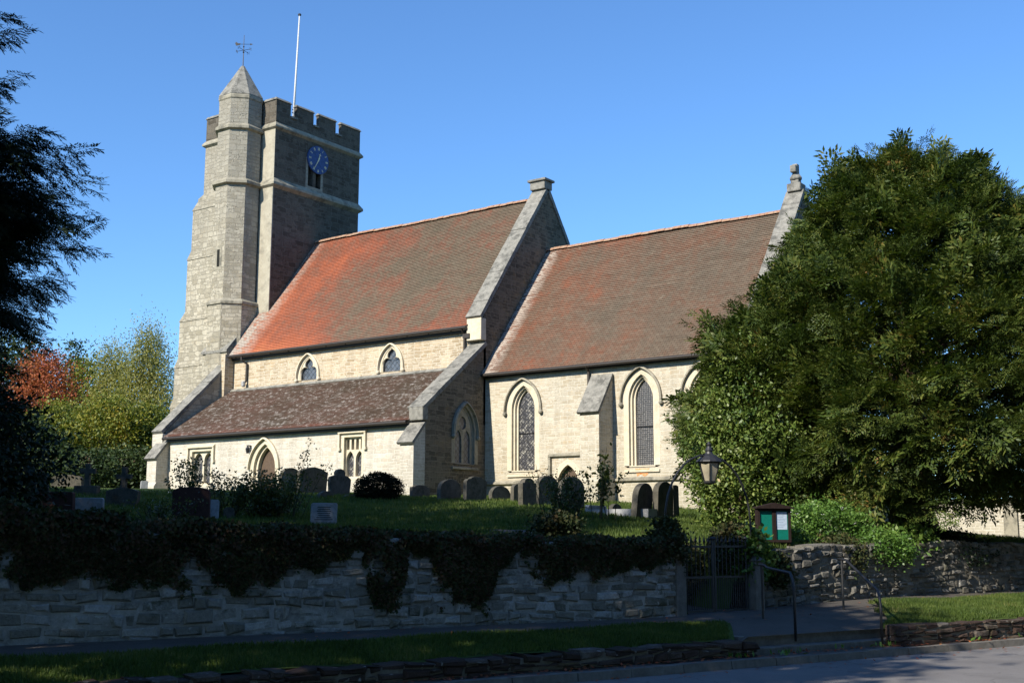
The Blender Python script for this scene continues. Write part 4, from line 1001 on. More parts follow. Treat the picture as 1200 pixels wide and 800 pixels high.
for (a0, a1) in ((-.28, -.035), (.035, .28)):
    mb = MB()
    for q in ((a0-.045, a0, z0+.03, z0+.64), (a1, a1+.045, z0+.03, z0+.64), (a0, a1, z0+.03, z0+.075), (a0, a1, z0+.595, z0+.64)): bb(mb, q[0], q[1], .001, .035, q[2], q[3])
    dr = mb.build('door', dk, e)
    mb = MB(); bb(mb, a0+.001, a1-.001, .002, .008, z0+.076, z0+.594); mb.build('green_backing', grn, dr)
    if a0 > 0:
        mb = MB(); bb(mb, a0+.02, a1-.02, .009, .012, z0+.26, z0+.58); nt = mb.build('notice_paper', simple('blue_white_paper', (.40, .49, .60), .7, .2, var=.05), dr)
        mb = MB()
        for i in range(9): bb(mb, a0+.035, a1-.035-.03*(i % 3), .0125, .0135, z0+.54-i*.03, z0+.548-i*.03)
        mb.build('printed_lines', simple('grey_print', (.25, .32, .42), .8, .1), nt)
mb = MB(); q = lambda a, d, z: np.array([bc[0], bc[1], 0])+bu*a+bn*d+np.array([0, 0, z])
mb.prism([q(-.36, .10, z0+.64), q(.36, .10, z0+.64), q(.36, .10, z0+.665), q(0, .10, z0+.745), q(-.36, .10, z0+.665)], bn*-.22); mb.build('gabled_roof', dk, e)
for a0 in (-.31, .24):
    mb = MB(); bb(mb, a0, a0+.07, -.07, -.01, z0-.7, z0); mb.build('post', dk, e)
# handrails
def rail(p_low, p_up, zl, zu, label, stub):
    e = empty('handrail', st(*p_low, zl)); tag(e, label, 'handrail', 'handrails beside the steps')
    a = np.array(p_low); b = np.array(p_up); d = (b-a); Ld = np.linalg.norm(d); d = d/Ld
    q = lambda r, z: st(*(a+d*r), z)
    hl = zl+.82; hu = zu+.86
    pts = [q(0, zl-.05), q(0, hl-.22), q(.015, hl-.12), q(.06, hl-.02), q(.16, hl+.07), q(Ld*.82, hu-.03), q(Ld*.88, hu), q(Ld, hu+.005), q(Ld+stub, hu+.005)]
    mb = MB(); mb.tube(pts, .021, 7); mb.build('rail', M['black'], e, smooth=True)
    mb = MB(); mb.tube([q(Ld, zu-.05), q(Ld, hu)], .019, 7); mb.build('post', M['black'], e)
rail((13.0, 12.12), (13.9, 13.62), -1.42, -1.32, 'left tubular iron handrail beside the stone steps, all in shade', .12)
rail((14.70, 12.0), (16.2, 14.0), -1.69, -1.26, 'right tubular iron handrail beside the stone steps, sunlit along its slope', .25)

# ================================================================ gravestones
def stone_outline(kind, w, h):
    hw = w/2
    if kind == 'round': return [(-hw, 0), (hw, 0)]+[(hw*math.cos(a), h-hw*.62+hw*.62*math.sin(a)) for a in np.linspace(0, math.pi, 13)]
    if kind == 'camber': return [(-hw, 0), (hw, 0)]+[(hw*math.cos(a), h-hw*.28+hw*.28*math.sin(a)) for a in np.linspace(0, math.pi, 11)]
    if kind == 'flat': return [(-hw, 0), (hw, 0), (hw, h-.03), (hw-.03, h), (-hw+.03, h), (-hw, h-.03)]
    if kind == 'point': return [(-hw, 0), (hw, 0), (hw*1.05, h*.80), (hw*.55, h*.94), (0, h), (-hw*.55, h*.94), (-hw*1.05, h*.80)]
    if kind == 'shoulder': return [(-hw, 0), (hw, 0), (hw, h*.80), (hw*.92, h*.84), (hw*.78, h*.82)]+[(hw*.72*math.cos(a), h*.84+h*.16*math.sin(a)) for a in np.linspace(0, math.pi, 9)]+[(-hw*.78, h*.82), (-hw*.92, h*.84), (-hw, h*.80)]
    if kind == 'ogee': return [(-hw, 0), (hw, 0), (hw, h*.80), (hw*.85, h*.88), (hw*.6, h*.90), (hw*.5, h*.96), (hw*.25, h), (-hw*.25, h), (-hw*.5, h*.96), (-hw*.6, h*.90), (-hw*.85, h*.88), (-hw, h*.80)]
    if kind == 'urn': return [(-hw*.85, 0), (hw*.85, 0), (hw, h*.45), (hw*1.02, h*.62), (hw*.75, h*.72), (hw*.42, h*.76), (hw*.45, h*.86), (hw*.30, h*.96), (0, h), (-hw*.30, h*.96), (-hw*.45, h*.86), (-hw*.42, h*.76), (-hw*.72, h*.72), (-hw*.95, h*.68), (-hw*.98, h*.60), (-hw, h*.45)]
    if kind == 'cross':
        a = w*.15; c = h*.66
        return [(-a*1.2, 0), (a*1.2, 0), (a, c-a), (hw, c-a*1.15), (hw, c+a*1.15), (a, c+a), (a*1.1, h), (-a*1.1, h), (-a, c+a), (-hw, c+a*1.15), (-hw, c-a*1.15), (-a, c-a)]
def grave(px0, px1, ytop, d, kind, label, mat='grave', th=.13, lean=0, tilt=0, face=28, base=False, insc=False, group='gravestones in the churchyard', name='gravestone', kerb=False, cat='gravestone'):
    p = pt((px0+px1)/2, ytop, d); x, y = p[0], p[1]; g = Hs(x, y); h = p[2]-g
    if px0 > 325 and not insc: face -= 44 # most stones face east
    lean += random.uniform(-3.5, 3.5); tilt += random.uniform(-2, 3)
    fa = rad(face-90) # facing azimuth measured from +X towards -Y
    nrm = np.array([math.cos(fa*0+rad(-face)), math.sin(rad(-face)), 0]); tg = np.array([-nrm[1], nrm[0], 0])
    r2 = np.array([math.cos(YAW), math.sin(YAW), 0])
    app = (px1-px0)*d/FPX; w_ = max(.25, (app-th*abs(nrm@r2))/abs(tg@r2))
    e = empty(name, (x, y, g)); tag(e, label, cat, group)
    up = np.array([math.sin(rad(lean))*tg[0]+math.sin(rad(tilt))*nrm[0], math.sin(rad(lean))*tg[1]+math.sin(rad(tilt))*nrm[1], math.cos(rad(lean))*math.cos(rad(tilt))]); dn = .25
    o = np.array([x, y, g]); hb = .22 if base else 0
    def q(a, z, dd=0): return o+tg*a+up*z+nrm*dd
    out = [(a, z*(h-hb)/(h-hb)+ (hb if z > 0 or base else -dn)) for a, z in stone_outline(kind, w_, h-hb)]
    mb = MB(); mb.prism([q(a, z, -th/2) for a, z in out], nrm*th); s1 = mb.build('headstone' if kind != 'cross' else 'cross', M[mat], e, bevel=.012)
    if base:
        mb = MB(); b = w_*.5+.1; mb.hexa([q(-b, -dn, th/2+.1), q(b, -dn, th/2+.1), q(b, -dn, -th/2-.1), q(-b, -dn, -th/2-.1), q(-b, hb, th/2+.1), q(b, hb, th/2+.1), q(b, hb, -th/2-.1), q(-b, hb, -th/2-.1)]); mb.build('plinth', M[mat], e, bevel=.015)
    if insc:
        mb = MB(); rr = random.Random(4)
        for i in range(7):
            ww = w_*.36*rr.uniform(.6, 1.); z = h*.80-i*h*.09
            mb.add([q(-ww, z, th/2+.002), q(ww, z, th/2+.002), q(ww, z+.018, th/2+.002), q(-ww, z+.018, th/2+.002)], [(0, 1, 2, 3)])
        mb.build('inscription', M['insc'], e)
    if kerb:
        mb = MB(); L_ = 1.8
        for (a0, a1, d0, d1) in ((-w_/2-.08, -w_/2+.06, th/2, L_), (w_/2-.06, w_/2+.08, th/2, L_), (-w_/2+.06, w_/2-.06, L_-.14, L_)):
            mb.hexa([q(a0, -.1, d1), q(a1, -.1, d1), q(a1, -.1, d0), q(a0, -.1, d0), q(a0, .12, d1), q(a1, .12, d1), q(a1, .12, d0), q(a0, .12, d0)])
        mb.build('kerb_set', M[mat], e)
    return e
G = grave
G(204, 247, 570, 26.0, 'camber', 'large dark red camber-topped gravestone, the broadest one, in front of the rose bush', 'grave_red', .16, face=52)
G(246, 254, 585, 26.6, 'flat', 'slim pale slab seen edge-on just right of the broad dark red stone', 'grave_pale', .1, face=20)
G(262, 275, 594, 27.5, 'round', 'little grey round-topped marker low under the rose bush', 'grave', .1, face=45)
G(330, 352, 548, 40.0, 'round', 'brownish round-topped gravestone behind the right side of the rose bush', 'grave', .14, lean=1, face=35)
G(351, 380, 547, 38.5, 'point', 'tall gravestone with shallow pointed top, leaning right, left of the urn-shaped one', 'grave', .17, lean=5, tilt=2, face=38)
G(386, 410, 549, 37.0, 'urn', 'weathered leaning gravestone with urn-shaped top in front of the aisle wall', 'grave', .12, lean=5, face=45)
G(372, 392, 575, 35.0, 'round', 'small round-topped stone right behind the pale lettered headstone', 'grave', .12, face=40)
G(403, 421, 579, 35.5, 'camber', 'small squarish stone between the urn-topped gravestone and the clipped dome bush', 'grave', .12, face=40)
G(364, 395, 589, 26.5, 'flat', 'pale flat-topped headstone with rows of lettering, nearest to the street wall', 'grave_pale', .1, lean=1, face=48, insc=True)
G(481, 503, 568, 38.0, 'shoulder', 'small shouldered gravestone beside the dome bush, left of the aisle end wall', 'grave', .12, face=42)
G(513, 540, 561, 37.0, 'round', 'round-topped gravestone before the dark aisle end wall, its left edge sunlit', 'grave', .15, face=42)
G(543, 570, 558, 36.5, 'ogee', 'gravestone with scrolled ogee top and pale lichen spots below the traceried window', 'grave', .14, face=45)
G(573, 599, 569, 38.0, 'round', 'low broad round-topped stone directly under the first chancel lancet', 'grave', .14, face=45)
G(598, 612, 567, 37.0, 'round', 'narrow dark stone half hidden by the tall ridged gravestone', 'grave', .13, face=45)
G(607, 629, 560, 33.5, 'shoulder', 'tall shouldered gravestone at the left end of the dark cluster below the priest door', 'grave', .16, face=40)
G(626, 655, 557, 34.5, 'round', 'large round-topped gravestone in the middle of the dark cluster, briars growing over it', 'grave', .15, face=45)
G(653, 686, 558, 33.0, 'round', 'large round-headed gravestone at the right end of the dark cluster', 'grave', .16, lean=2, face=45)
G(712, 730, 590, 32.5, 'round', 'tiny low rounded marker right of the kerbed grave', 'grave', .13, face=40)
G(736, 765, 564, 30.5, 'round', 'big gravestone leaning strongly to the right below the grey chancel lancet', 'grave', .16, lean=13, face=35)
G(762, 790, 564, 31.0, 'round', 'broad dark gravestone beside the strongly leaning one', 'grave', .16, lean=3, face=42)
G(783, 796, 568, 32.0, 'camber', 'narrow dark stone at the far right of the row, against the holly', 'grave', .14, face=42)
G(684, 712, 592, 31.5, 'flat', 'low pale kerbed grave with bluish edging beside the dark cluster', 'grave_pale', .12, face=40, kerb=True, name='kerbed_grave')
# shaded group at the left
G(38, 62, 553, 27.0, 'round', 'leaning pale round-topped stone at the far left under the dark conifer', 'grave', .13, lean=-6, face=45)
G(95, 113, 543, 32.0, 'cross', 'stone cross in the shaded group, left of the pedestal monument', 'grave', .14, face=52, base=True, name='stone_cross', cat='stone cross')
G(137, 154, 547, 30.0, 'cross', 'stone cross with short arms on the stepped pedestal in the shaded group', 'grave', .2, face=52, base=True, name='stone_cross', cat='stone cross')
G(126, 162, 571, 29.6, 'point', 'wide tapering pedestal block in front of the right stone cross', 'grave', .3, face=50)
G(88, 122, 583, 27.0, 'flat', 'pale blue-white low slab in the shaded group', 'grave_pale', .14, face=52)
G(49, 88, 576, 26.0, 'flat', 'broad dark flat-topped slab below the far left stone', 'grave_red', .2, face=52)
G(62, 98, 556, 36.0, 'camber', 'large dull grey cambered stone at the back of the shaded group', 'grave', .25, face=55)
G(165, 173, 563, 44.0, 'camber', 'thin pale stone standing by the south-west buttress', 'grave_pale', .12, face=25)
G(198, 207, 577, 34.0, 'cross', 'small white wooden cross marker behind the broad dark red stone', 'white', .06, face=45, name='cross_marker', cat='cross')

# ================================================================ sunlit wall beyond the yew (right)
e = empty('garden_wall', (-6, 44.2, -.3)); tag(e, 'sunlit stone boundary wall with a flat pilaster seen beneath the yew at the far right', 'wall')
mb = MB(); mb.box(-15.7, 14, 44.0, 44.4, -1., 1.18); mb.build('stonework', M['aisle'], e)
mb = MB(); mb.box(-10.85, -10.4, 43.86, 43.997, -1., 1.2); mb.build('pilaster', M['string'], e)
mb = MB(); x = -15.7
while x < 14: mb.box(x+.01, x+.59, 43.93, 44.47, 1.182, 1.28); x += .6
mb.build('coping', M['weathered'], e)

# ================================================================ vegetation
def unit(a): return a/(np.linalg.norm(a, axis=-1, keepdims=True)+1e-9)
def diamonds(B, D, Wd, Ln, wd):
    Ln = np.asarray(Ln).reshape(-1, 1)*np.ones((len(B), 1)); wd = np.asarray(wd).reshape(-1, 1)*np.ones((len(B), 1))
    return np.stack([B, B+D*Ln*.45+Wd*wd*.5, B+D*Ln, B+D*Ln*.45-Wd*wd*.5], 1)
def quads_obj(name, Q, mat, parent=None, loc=None):
    Q = np.asarray(Q).reshape(-1, 4, 3); n = len(Q)
    return fast_mesh(name, Q.reshape(-1, 3), np.arange(4*n).reshape(n, 4), mat, parent, loc)
def spray_proto(r, n_side=7, leaf=.13, lw=.035, droop=.25, leaves=5, spread=.42):
    """flat feathery twig along +x, length 1"""
    B = []; D = []; W = []; L_ = []
    for i in range(n_side):
        x = .12+.85*i/n_side; ln = spread*(1-.55*x)*r.uniform(.8, 1.15)
        for sg in (-1, 1):
            an = sg*r.uniform(.7, 1.0); d = np.array((math.cos(an), math.sin(an), -droop*r.uniform(.2, 1)))
            b = np.array((x, 0, -droop*x*x*.5))
            for k in range(leaves):
                p = b+d*ln*(k+.6)/leaves; s2 = 1 if k % 2 else -1
                dd = d+np.array((-math.sin(an), math.cos(an), 0))*s2*.55+r.normal(0, .18, 3)
                B.append(p); D.append(dd); W.append(np.cross(dd, (0, 0, 1.))+r.normal(0, .35, 3)); L_.append(leaf*r.uniform(.7, 1.3))
    for k in range(4): B.append(np.array((.82+.05*k, 0, -droop*.3))); D.append(np.array((1, r.normal(0, .4), -.1))); W.append(np.array((0, 1, .3))); L_.append(leaf)
    B = np.array(B); D = unit(np.array(D)); W = unit(np.array(W)); return diamonds(B, D, W, np.array(L_), lw)
def place(protos, P, X, Zr, sc, r):
    """P positions, X forward dirs, Zr approx up dirs, sc scales"""
    out = []; X = unit(X); Y = unit(np.cross(Zr, X)); Z = np.cross(X, Y); idx = r.integers(0, len(protos), len(P))
    for k, pr in enumerate(protos):
        m = idx == k
        if not m.any(): continue
        Rm = np.stack([X[m], Y[m], Z[m]], 1)*sc[m][:, None, None]      # rows are axes
        q = np.einsum('pvc,ncd->npvd', pr, Rm)+P[m][:, None, None, :]
        out.append(q.reshape(-1, 4, 3))
    return np.concatenate(out)
def lump(dirs, seed, f=3., amp=.15):
    rr = np.random.default_rng(seed); o = np.zeros(len(dirs))
    for k in range(9):
        v = unit(rr.normal(0, 1, 3))*rr.uniform(f*.6, f*1.8); o += np.sin(dirs@v+rr.uniform(0, 6.3))/(1+.35*k)
    return o*amp/1.6
def trunk(name, x, y, z0, z1, r0, r1, e, seed, limbs=(), mat='bark', bend=.15):
    rr = random.Random(seed); mb = MB(); n = 7
    pts = [(x+rr.uniform(-bend, bend)*i/n, y+rr.uniform(-bend, bend)*i/n, z0-.3+(z1-z0+.3)*i/n) for i in range(n+1)]
    rs = [r0*1.35]+[r0+(r1-r0)*i/n for i in range(1, n+1)]
    mb.tube(pts, rs, 9)
    o = mb.build(name, M[mat], e, smooth=True)
    return o
def limbs_obj(base, tips, r0, e, seed, mat='bark'):
    rr = random.Random(seed); mb = MB()
    for (b, tp) in zip(base, tips):
        b = np.array(b); tp = np.array(tp); m1 = b+(tp-b)*.4+np.array([rr.uniform(-.2, .2), rr.uniform(-.2, .2), rr.uniform(0, .4)]); m2 = b+(tp-b)*.75+np.array([rr.uniform(-.2, .2), rr.uniform(-.2, .2), rr.uniform(-.1, .3)])
        mb.tube([b, m1, m2, tp], [r0, r0*.6, r0*.35, r0*.12], 6)
    return mb.build('limbs', M[mat], e, smooth=True)

M['yew'] = leaf_mat('yew_foliage', [(.1, (.020, .038, .009)), (.4, (.045, .074, .013)), (.62, (.076, .104, .018)), (.84, (.12, .128, .024)), (.95, (.20, .11, .03))], .55, .3, .22, .9, .45)
M['holly'] = leaf_mat('holly_foliage', [(.1, (.03, .065, .012)), (.4, (.075, .12, .02)), (.7, (.13, .17, .032)), (.93, (.21, .23, .06)), (.985, (.35, .06, .02))], .5, .4, .12, .8, .5)
M['conifer'] = leaf_mat('conifer_foliage', [(.1, (.008, .018, .008)), (.6, (.016, .032, .012)), (.95, (.03, .045, .015))], .6, .25, .1)
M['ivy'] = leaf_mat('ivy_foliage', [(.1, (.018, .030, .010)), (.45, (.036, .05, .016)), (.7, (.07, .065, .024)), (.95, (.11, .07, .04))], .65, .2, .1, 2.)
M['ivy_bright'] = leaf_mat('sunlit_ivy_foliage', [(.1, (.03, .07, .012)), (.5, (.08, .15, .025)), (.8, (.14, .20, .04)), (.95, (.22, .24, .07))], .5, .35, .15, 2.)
M['dead'] = leaf_mat('dead_creeper', [(.1, (.055, .034, .022)), (.5, (.10, .06, .035)), (.9, (.05, .07, .025))], .8, .15, .05, 2.)
M['rose'] = leaf_mat('rose_foliage', [(.1, (.02, .03, .01)), (.45, (.05, .07, .015)), (.75, (.10, .12, .025)), (.9, (.16, .13, .03)), (.97, (.16, .05, .02))], .45, .4, .25, 1.5)
M['box'] = leaf_mat('clipped_box_foliage', [(.1, (.012, .014, .008)), (.6, (.022, .022, .011)), (.95, (.04, .03, .016))], .9, .05, .05)
M['herb'] = leaf_mat('shrub_foliage', [(.1, (.04, .09, .015)), (.5, (.085, .17, .03)), (.85, (.15, .24, .05)), (.97, (.25, .28, .08))], .45, .4, .25, 2.)
M['red'] = leaf_mat('copper_autumn_foliage', [(.1, (.16, .035, .02)), (.45, (.30, .075, .03)), (.8, (.40, .14, .05)), (.95, (.2, .13, .04))], .6, .3, .25, .35)
M['willow'] = leaf_mat('pale_birch_foliage', [(.1, (.12, .13, .03)), (.45, (.22, .22, .055)), (.8, (.32, .29, .085)), (.95, (.37, .29, .08))], .55, .3, .3, .35)
M['yellowgreen'] = leaf_mat('yellow_green_foliage', [(.1, (.05, .08, .015)), (.45, (.12, .15, .02)), (.75, (.24, .22, .03)), (.95, (.32, .22, .03))], .55, .3, .25, .35)
M['darkgreen'] = leaf_mat('dark_green_foliage', [(.1, (.015, .035, .01)), (.5, (.035, .06, .015)), (.9, (.07, .09, .025))], .6, .3, .15, .35)
M['grass_blade'] = leaf_mat('grass_blades', [(.1, (.033, .055, .010)), (.45, (.062, .10, .018)), (.75, (.105, .14, .03)), (.95, (.18, .17, .06))], .6, .25, .3, 1.2, .55)
M['petal'] = simple('white_petals', (.75, .74, .70), .7, .2, var=.1)
M['red_leaf'] = M['red']

# ---- the great yew
yx, yy = cf(9.5, 28.6); yg = Hs(yx, yy)
e = empty('yew_tree', (yx, yy, yg)); tag(e, 'huge spreading dark green yew covering the east end of the chancel', 'yew tree')
def revolve_crown(cx, cy, prof, n, seed, amp=.14, f=4., inner=.0, squash=1.):
    """sample points on a lumpy surface of revolution: prof = [(z, r)]"""
    r = np.random.default_rng(seed); zz = np.array([p[0] for p in prof]); rr = np.array([p[1] for p in prof])
    zs = np.linspace(zz[0], zz[-1], 200); rs = np.interp(zs, zz, rr); cdf = np.cumsum(rs+.25); cdf /= cdf[-1]
    z = np.interp(r.random(n), cdf, zs); th = r.random(n)*2*math.pi; rad_ = np.interp(z, zz, rr)
    dirs = np.stack([np.cos(th)*1., np.sin(th)*1., (z-zz.mean())/max(rr.max(), 1)], 1)
    k = 1+lump(dirs, seed+1, f, amp)
    sh = 1-inner*r.random(n)**1.5
    R_ = rad_*k*sh
    dr = np.gradient(np.interp(zs, zz, rr), zs); sl = np.interp(z, zs, dr)
    P = np.stack([cx+R_*np.cos(th), cy+R_*np.sin(th)*squash, z+(k-1)*1.2*0], 1)
    Nn = unit(np.stack([np.cos(th), np.sin(th), -np.clip(sl, -3, 3)], 1))
    return P, Nn, th, k
r = np.random.default_rng(21)
protos = [spray_proto(r, 8, .115, .042, .4, 5) for _ in range(8)]
protin = [spray_proto(r, 8, .14, .058, .35, 5) for _ in range(5)]
yprof = [(1.1, 3.8), (1.6, 4.7), (2.5, 5.0), (4.3, 4.4), (5.3, 3.8), (6.2, 2.95), (7.3, 2.4), (8.1, 2.0), (8.6, 1.4), (8.9, .4)]
def yew_layer(n, inner, seed, sc0, sc1, up=.35):
    P, Nn, th, k = revolve_crown(yx, yy, yprof, n, seed, .14, 4.2, inner); P = P+np.array([math.cos(YAW), math.sin(YAW), 0])*np.interp(P[:, 2], [0, 3, 5, 8], [0, .3, .45, .35])[:, None]
    rr = np.random.default_rng(seed+5)
    X = Nn+np.stack([rr.normal(0, .45, n), rr.normal(0, .45, n), rr.normal(up, .45, n)], 1)
    Zr = np.tile([0, 0, 1.], (n, 1))+rr.normal(0, .5, (n, 3))
    back = (P[:, :2]-np.array([yx, yy]))@np.array([-Fw[0], -Fw[1]])
    nz = np.sin(P[:, 2]*3.1+th*5)+np.sin(P[:, 2]*5.3-th*9+1)+np.sin(th*14+P[:, 2]*1.7)+.8*np.sin(P[:, 2]*8+th*21)
    keep = ((back > -1.5) | (rr.random(n) < .45)) & (nz > -1.25+rr.normal(0, .25, n))
    P = P+Nn*(np.clip(nz, -2, 2)*.22)[:, None]
    P, X, Zr = P[keep], X[keep], Zr[keep]
    sc = rr.uniform(sc0, sc1, len(P)); return P-unit(X)*sc[:, None]*.45, X, Zr, sc, rr
qs = []
for (n, inner, seed, a, b, up) in ((12500, .13, 31, .34, .66, .25), (6000, .5, 31, .65, 1.1, .1)):
    P, X, Zr, sc, rr = yew_layer(n, inner, seed, a, b, up); qs.append(place(protos if inner < .3 else protin, P, X, Zr, sc, rr))
# protruding feathery boughs breaking the outline
rr = np.random.default_rng(55)
tips = []
for (px, py, dd) in ((985, 178, 28.6), (1010, 160, 28.4), (1055, 156, 28.6), (1085, 152, 28.3), (1118, 160, 28.6), (1140, 185, 28.6), (1160, 205, 29), (1185, 215, 28.2), (1205, 225, 28), (972, 205, 28.6), (966, 232, 28.6), (960, 262, 28.6), (948, 290, 28.4), (930, 326, 28.3), (885, 330, 28.2), (870, 345, 28), (852, 352, 27.8), (832, 362, 27.8), (822, 372, 27.7), (826, 392, 27.6), (838, 380, 27.6), (905, 345, 28), (935, 335, 28), (1150, 235, 28), (1180, 250, 27), (1210, 300, 26.5), (1100, 165, 28), (1035, 168, 28.2), (985, 190, 28.4)):
    tips.append(pt(px, py, dd))
for tp in tips:
    tp = tp-np.array([0, 0, .22])
    c = np.array([yx, yy, tp[2]-.9]); d = unit((tp-c)[None])[0]; n = 14
    u_ = np.sort(rr.random(n))*1.3
    P = tp-d*u_[:, None]+rr.normal(0, .13, (n, 3))*(.5+u_[:, None]); X = d+rr.normal(0, .4, (n, 3))+np.array([0, 0, .25]); Zr = np.array([0, 0, 1.])+rr.normal(0, .4, (n, 3))
    qs.append(place(protos, P-unit(X)*.3, X, Zr, rr.uniform(.4, .75, n), rr))
# low hanging skirt of foliage at the right
n = 260; th = rr.uniform(-.2, 1.3, n)-math.pi/2+YAW*0; 
for (px, py, dd) in ((960, 600, 26), (985, 590, 25.2), (1010, 585, 24.8), (1040, 590, 24.3), (1070, 598, 24), (1096, 604, 24), (1118, 604, 24.2), (1145, 592, 24.3), (1172, 580, 24.6), (1200, 572, 25), (1228, 574, 25), (1000, 560, 24.8), (1060, 570, 24), (1110, 575, 24), (1160, 560, 24.2), (1200, 550, 24.6)):
    tp = pt(px, py, dd); n = 12; c = np.array([yx, yy, tp[2]+1.4]); d = unit((tp-c)[None])[0]
    P = tp-d*(rr.random(n)*1.5)[:, None]+rr.normal(0, .3, (n, 3))*np.array([1, 1, .4]); X = d+rr.normal(0, .35, (n, 3)); Zr = np.array([0, 0, 1.])+rr.normal(0, .3, (n, 3))
    qs.append(place(protos, P-unit(X)*.3, X, Zr, rr.uniform(.5, .85, n), rr))
quads_obj('crown', np.concatenate(qs), M['yew'], e)
trunk('trunk', yx, yy, yg, 6.5, .55, .2, e, 3)
rb = random.Random(8); bs = []; tps = []
for i in range(26):
    a = rb.uniform(0, 2*math.pi); z = rb.uniform(1.2, 6.0); R_ = np.interp(z+1, [p[0] for p in yprof], [p[1] for p in yprof])*rb.uniform(.75, .97)
    bs.append((yx, yy, z)); tps.append((yx+R_*math.cos(a), yy+R_*math.sin(a), z+rb.uniform(.4, 1.4)))
limbs_obj(bs, tps, .13, e, 4)

# ---- broadleaf blob crowns made of leaf clumps
def clump_crown(cx, cy, prof, nclump, per, leaf, lw, seed, csize=.3, amp=.18, f=4., inner=.35, flat_=.6, hang=0., hole=None):
    P, Nn, th, k = revolve_crown(cx, cy, prof, nclump, seed, amp, f, inner)
    rr = np.random.default_rng(seed+9)
    if hole is not None:
        m = ~hole(P); P, Nn = P[m], Nn[m]
    n = len(P)
    off = rr.normal(0, 1, (n, per, 3)); off *= csize*rr.uniform(.5, 1.3, (n, 1, 1))*np.array([1, 1, flat_+hang*2])
    C_ = P[:, None, :]+off; C_[..., 2] -= hang*rr.random((n, per))*csize*3
    C_ = C_.reshape(-1, 3); m = len(C_)
    D = unit(rr.normal(0, 1, (m, 3))+np.repeat(Nn, per, 0)*.5-np.array([0, 0, hang*2.5])); W = unit(np.cross(D, rr.normal(0, 1, (m, 3))+np.array([0, 0, 1.2])))
    return diamonds(C_, D, W, leaf*rr.uniform(.6, 1.3, m), lw*rr.uniform(.7, 1.2, m))
hx, hy = cf(5.15, 26.6); hg = Hs(hx, hy)
e = empty('holly_tree', (hx, hy, hg)); tag(e, 'bushy yellowish green holly with glossy leaves in front of the yew', 'holly tree')
q = [clump_crown(hx+.12, hy+.1, [(hg+.1, .8), (.9, 1.15), (1.7, 1.15), (2.6, .9), (3.4, .6), (4.1, .35), (4.4, .15)], 1100, 32, .10, .055, 61, .17, .16, 4.5, .3)]
for (px, py) in ((800, 515), (797, 545), (806, 570), (812, 490), (838, 425), (862, 405), (818, 470), (795, 530)):
    tp = pt(px, py, 26.4); n = 90; u_ = rng.random(n); c = np.array([hx, hy, tp[2]-.2]); B = tp+(c-tp)*u_[:, None]*.4+rng.normal(0, .07, (n, 3)); D = unit(rng.normal(0, 1, (n, 3))); q.append(diamonds(B, D, unit(np.cross(D, rng.normal(0, 1, (n, 3)))), .1, .055))
quads_obj('crown', np.concatenate(q), M['holly'], e); trunk('trunk', hx, hy, hg, 3.2, .14, .05, e, 9)

# ---- dark conifer at the left
tx, ty = cf(-9.3, 17.0); tg_ = Hs(tx, ty)
e = empty('conifer_tree', (tx, ty, tg_)); tag(e, 'tall dark drooping conifer filling the left edge of the picture', 'conifer')
protc = [spray_proto(np.random.default_rng(s_), 9, .13, .034, .6, 6, .30) for s_ in range(5)]
rr = np.random.default_rng(77); qs = []; bs = []; tps = []
prof = [(.6, 2.5), (1.8, 2.3), (2.8, 2.4), (3.6, 2.8), (4.3, 3.1), (5.2, 3.2), (5.7, 2.7), (6.0, 1.8), (7.4, 1.25), (9, 1.2), (11, .9), (13, .3)]
br = []
for i in range(520):
    z = rr.uniform(.8, 12.6) if i % 3 == 0 else rr.uniform(.8, 6.0); a = rr.uniform(0, 2*math.pi); R_ = np.interp(z, [p[0] for p in prof], [p[1] for p in prof])*rr.uniform(.6, 1.0); br.append((z, a, R_))
br_t = [(38, 40, 17.), (28, 22, 17.3), (28, 96, 17.), (20, 112, 16.6), (12, 136, 17), (118, 186, 17.), (96, 176, 17.2), (75, 170, 16.8), (112, 215, 16.6), (55, 160, 17.5), (118, 290, 17.), (108, 300, 16.5), (95, 262, 17.4), (88, 240, 16.8), (85, 330, 17.), (70, 350, 16.7), (60, 375, 17.2), (48, 400, 17.)]
for (px, py, d) in br_t:
    tp = pt(px, py, d); v = tp-np.array([tx, ty, tp[2]]); br.append((tp[2], math.atan2(v[1], v[0]), np.linalg.norm(v)))
for (z, a, R_) in br:
    n = max(10, int(R_*11)); u_ = rr.uniform(.12, 1., n); dv = np.array([math.cos(a), math.sin(a), 0]); sd = np.array([-math.sin(a), math.cos(a), 0])
    base = np.array([tx, ty, z+.15]); rise = np.interp(u_, [0, .5, 1], [0, .10, .0])*R_*.5+np.where(u_ > .8, (u_-.8)*.6, 0)-.15
    sgn = rr.choice([-1, 1], n); P = base+dv*u_[:, None]*(R_-.35)+np.array([0, 0, 1.])*rise[:, None]+rr.normal(0, .05, (n, 3))
    X = dv*(.55+u_[:, None]*.6)+sd*(sgn*rr.uniform(.2, 1., n)*(1.05-u_))[:, None]+np.array([0, 0, 1.])*rr.normal(-.25, .3, n)[:, None]
    Zr = np.array([0, 0, 1.])+rr.normal(0, .3, (n, 3)); qs.append(place(protc, P, X, Zr, rr.uniform(.4, .75, n)*(1.1-.3*u_), rr))
    bs.append((tx, ty, z)); tps.append(tuple(base+dv*(R_-.2)))
quads_obj('crown', np.concatenate(qs), M['conifer'], e); trunk('trunk', tx, ty, tg_, 13, .38, .06, e, 12); limbs_obj(bs[::8], [tuple(np.array(b_)+(np.array(t_)-np.array(b_))*.7) for b_, t_ in zip(bs[::8], tps[::8])], .05, e, 5)
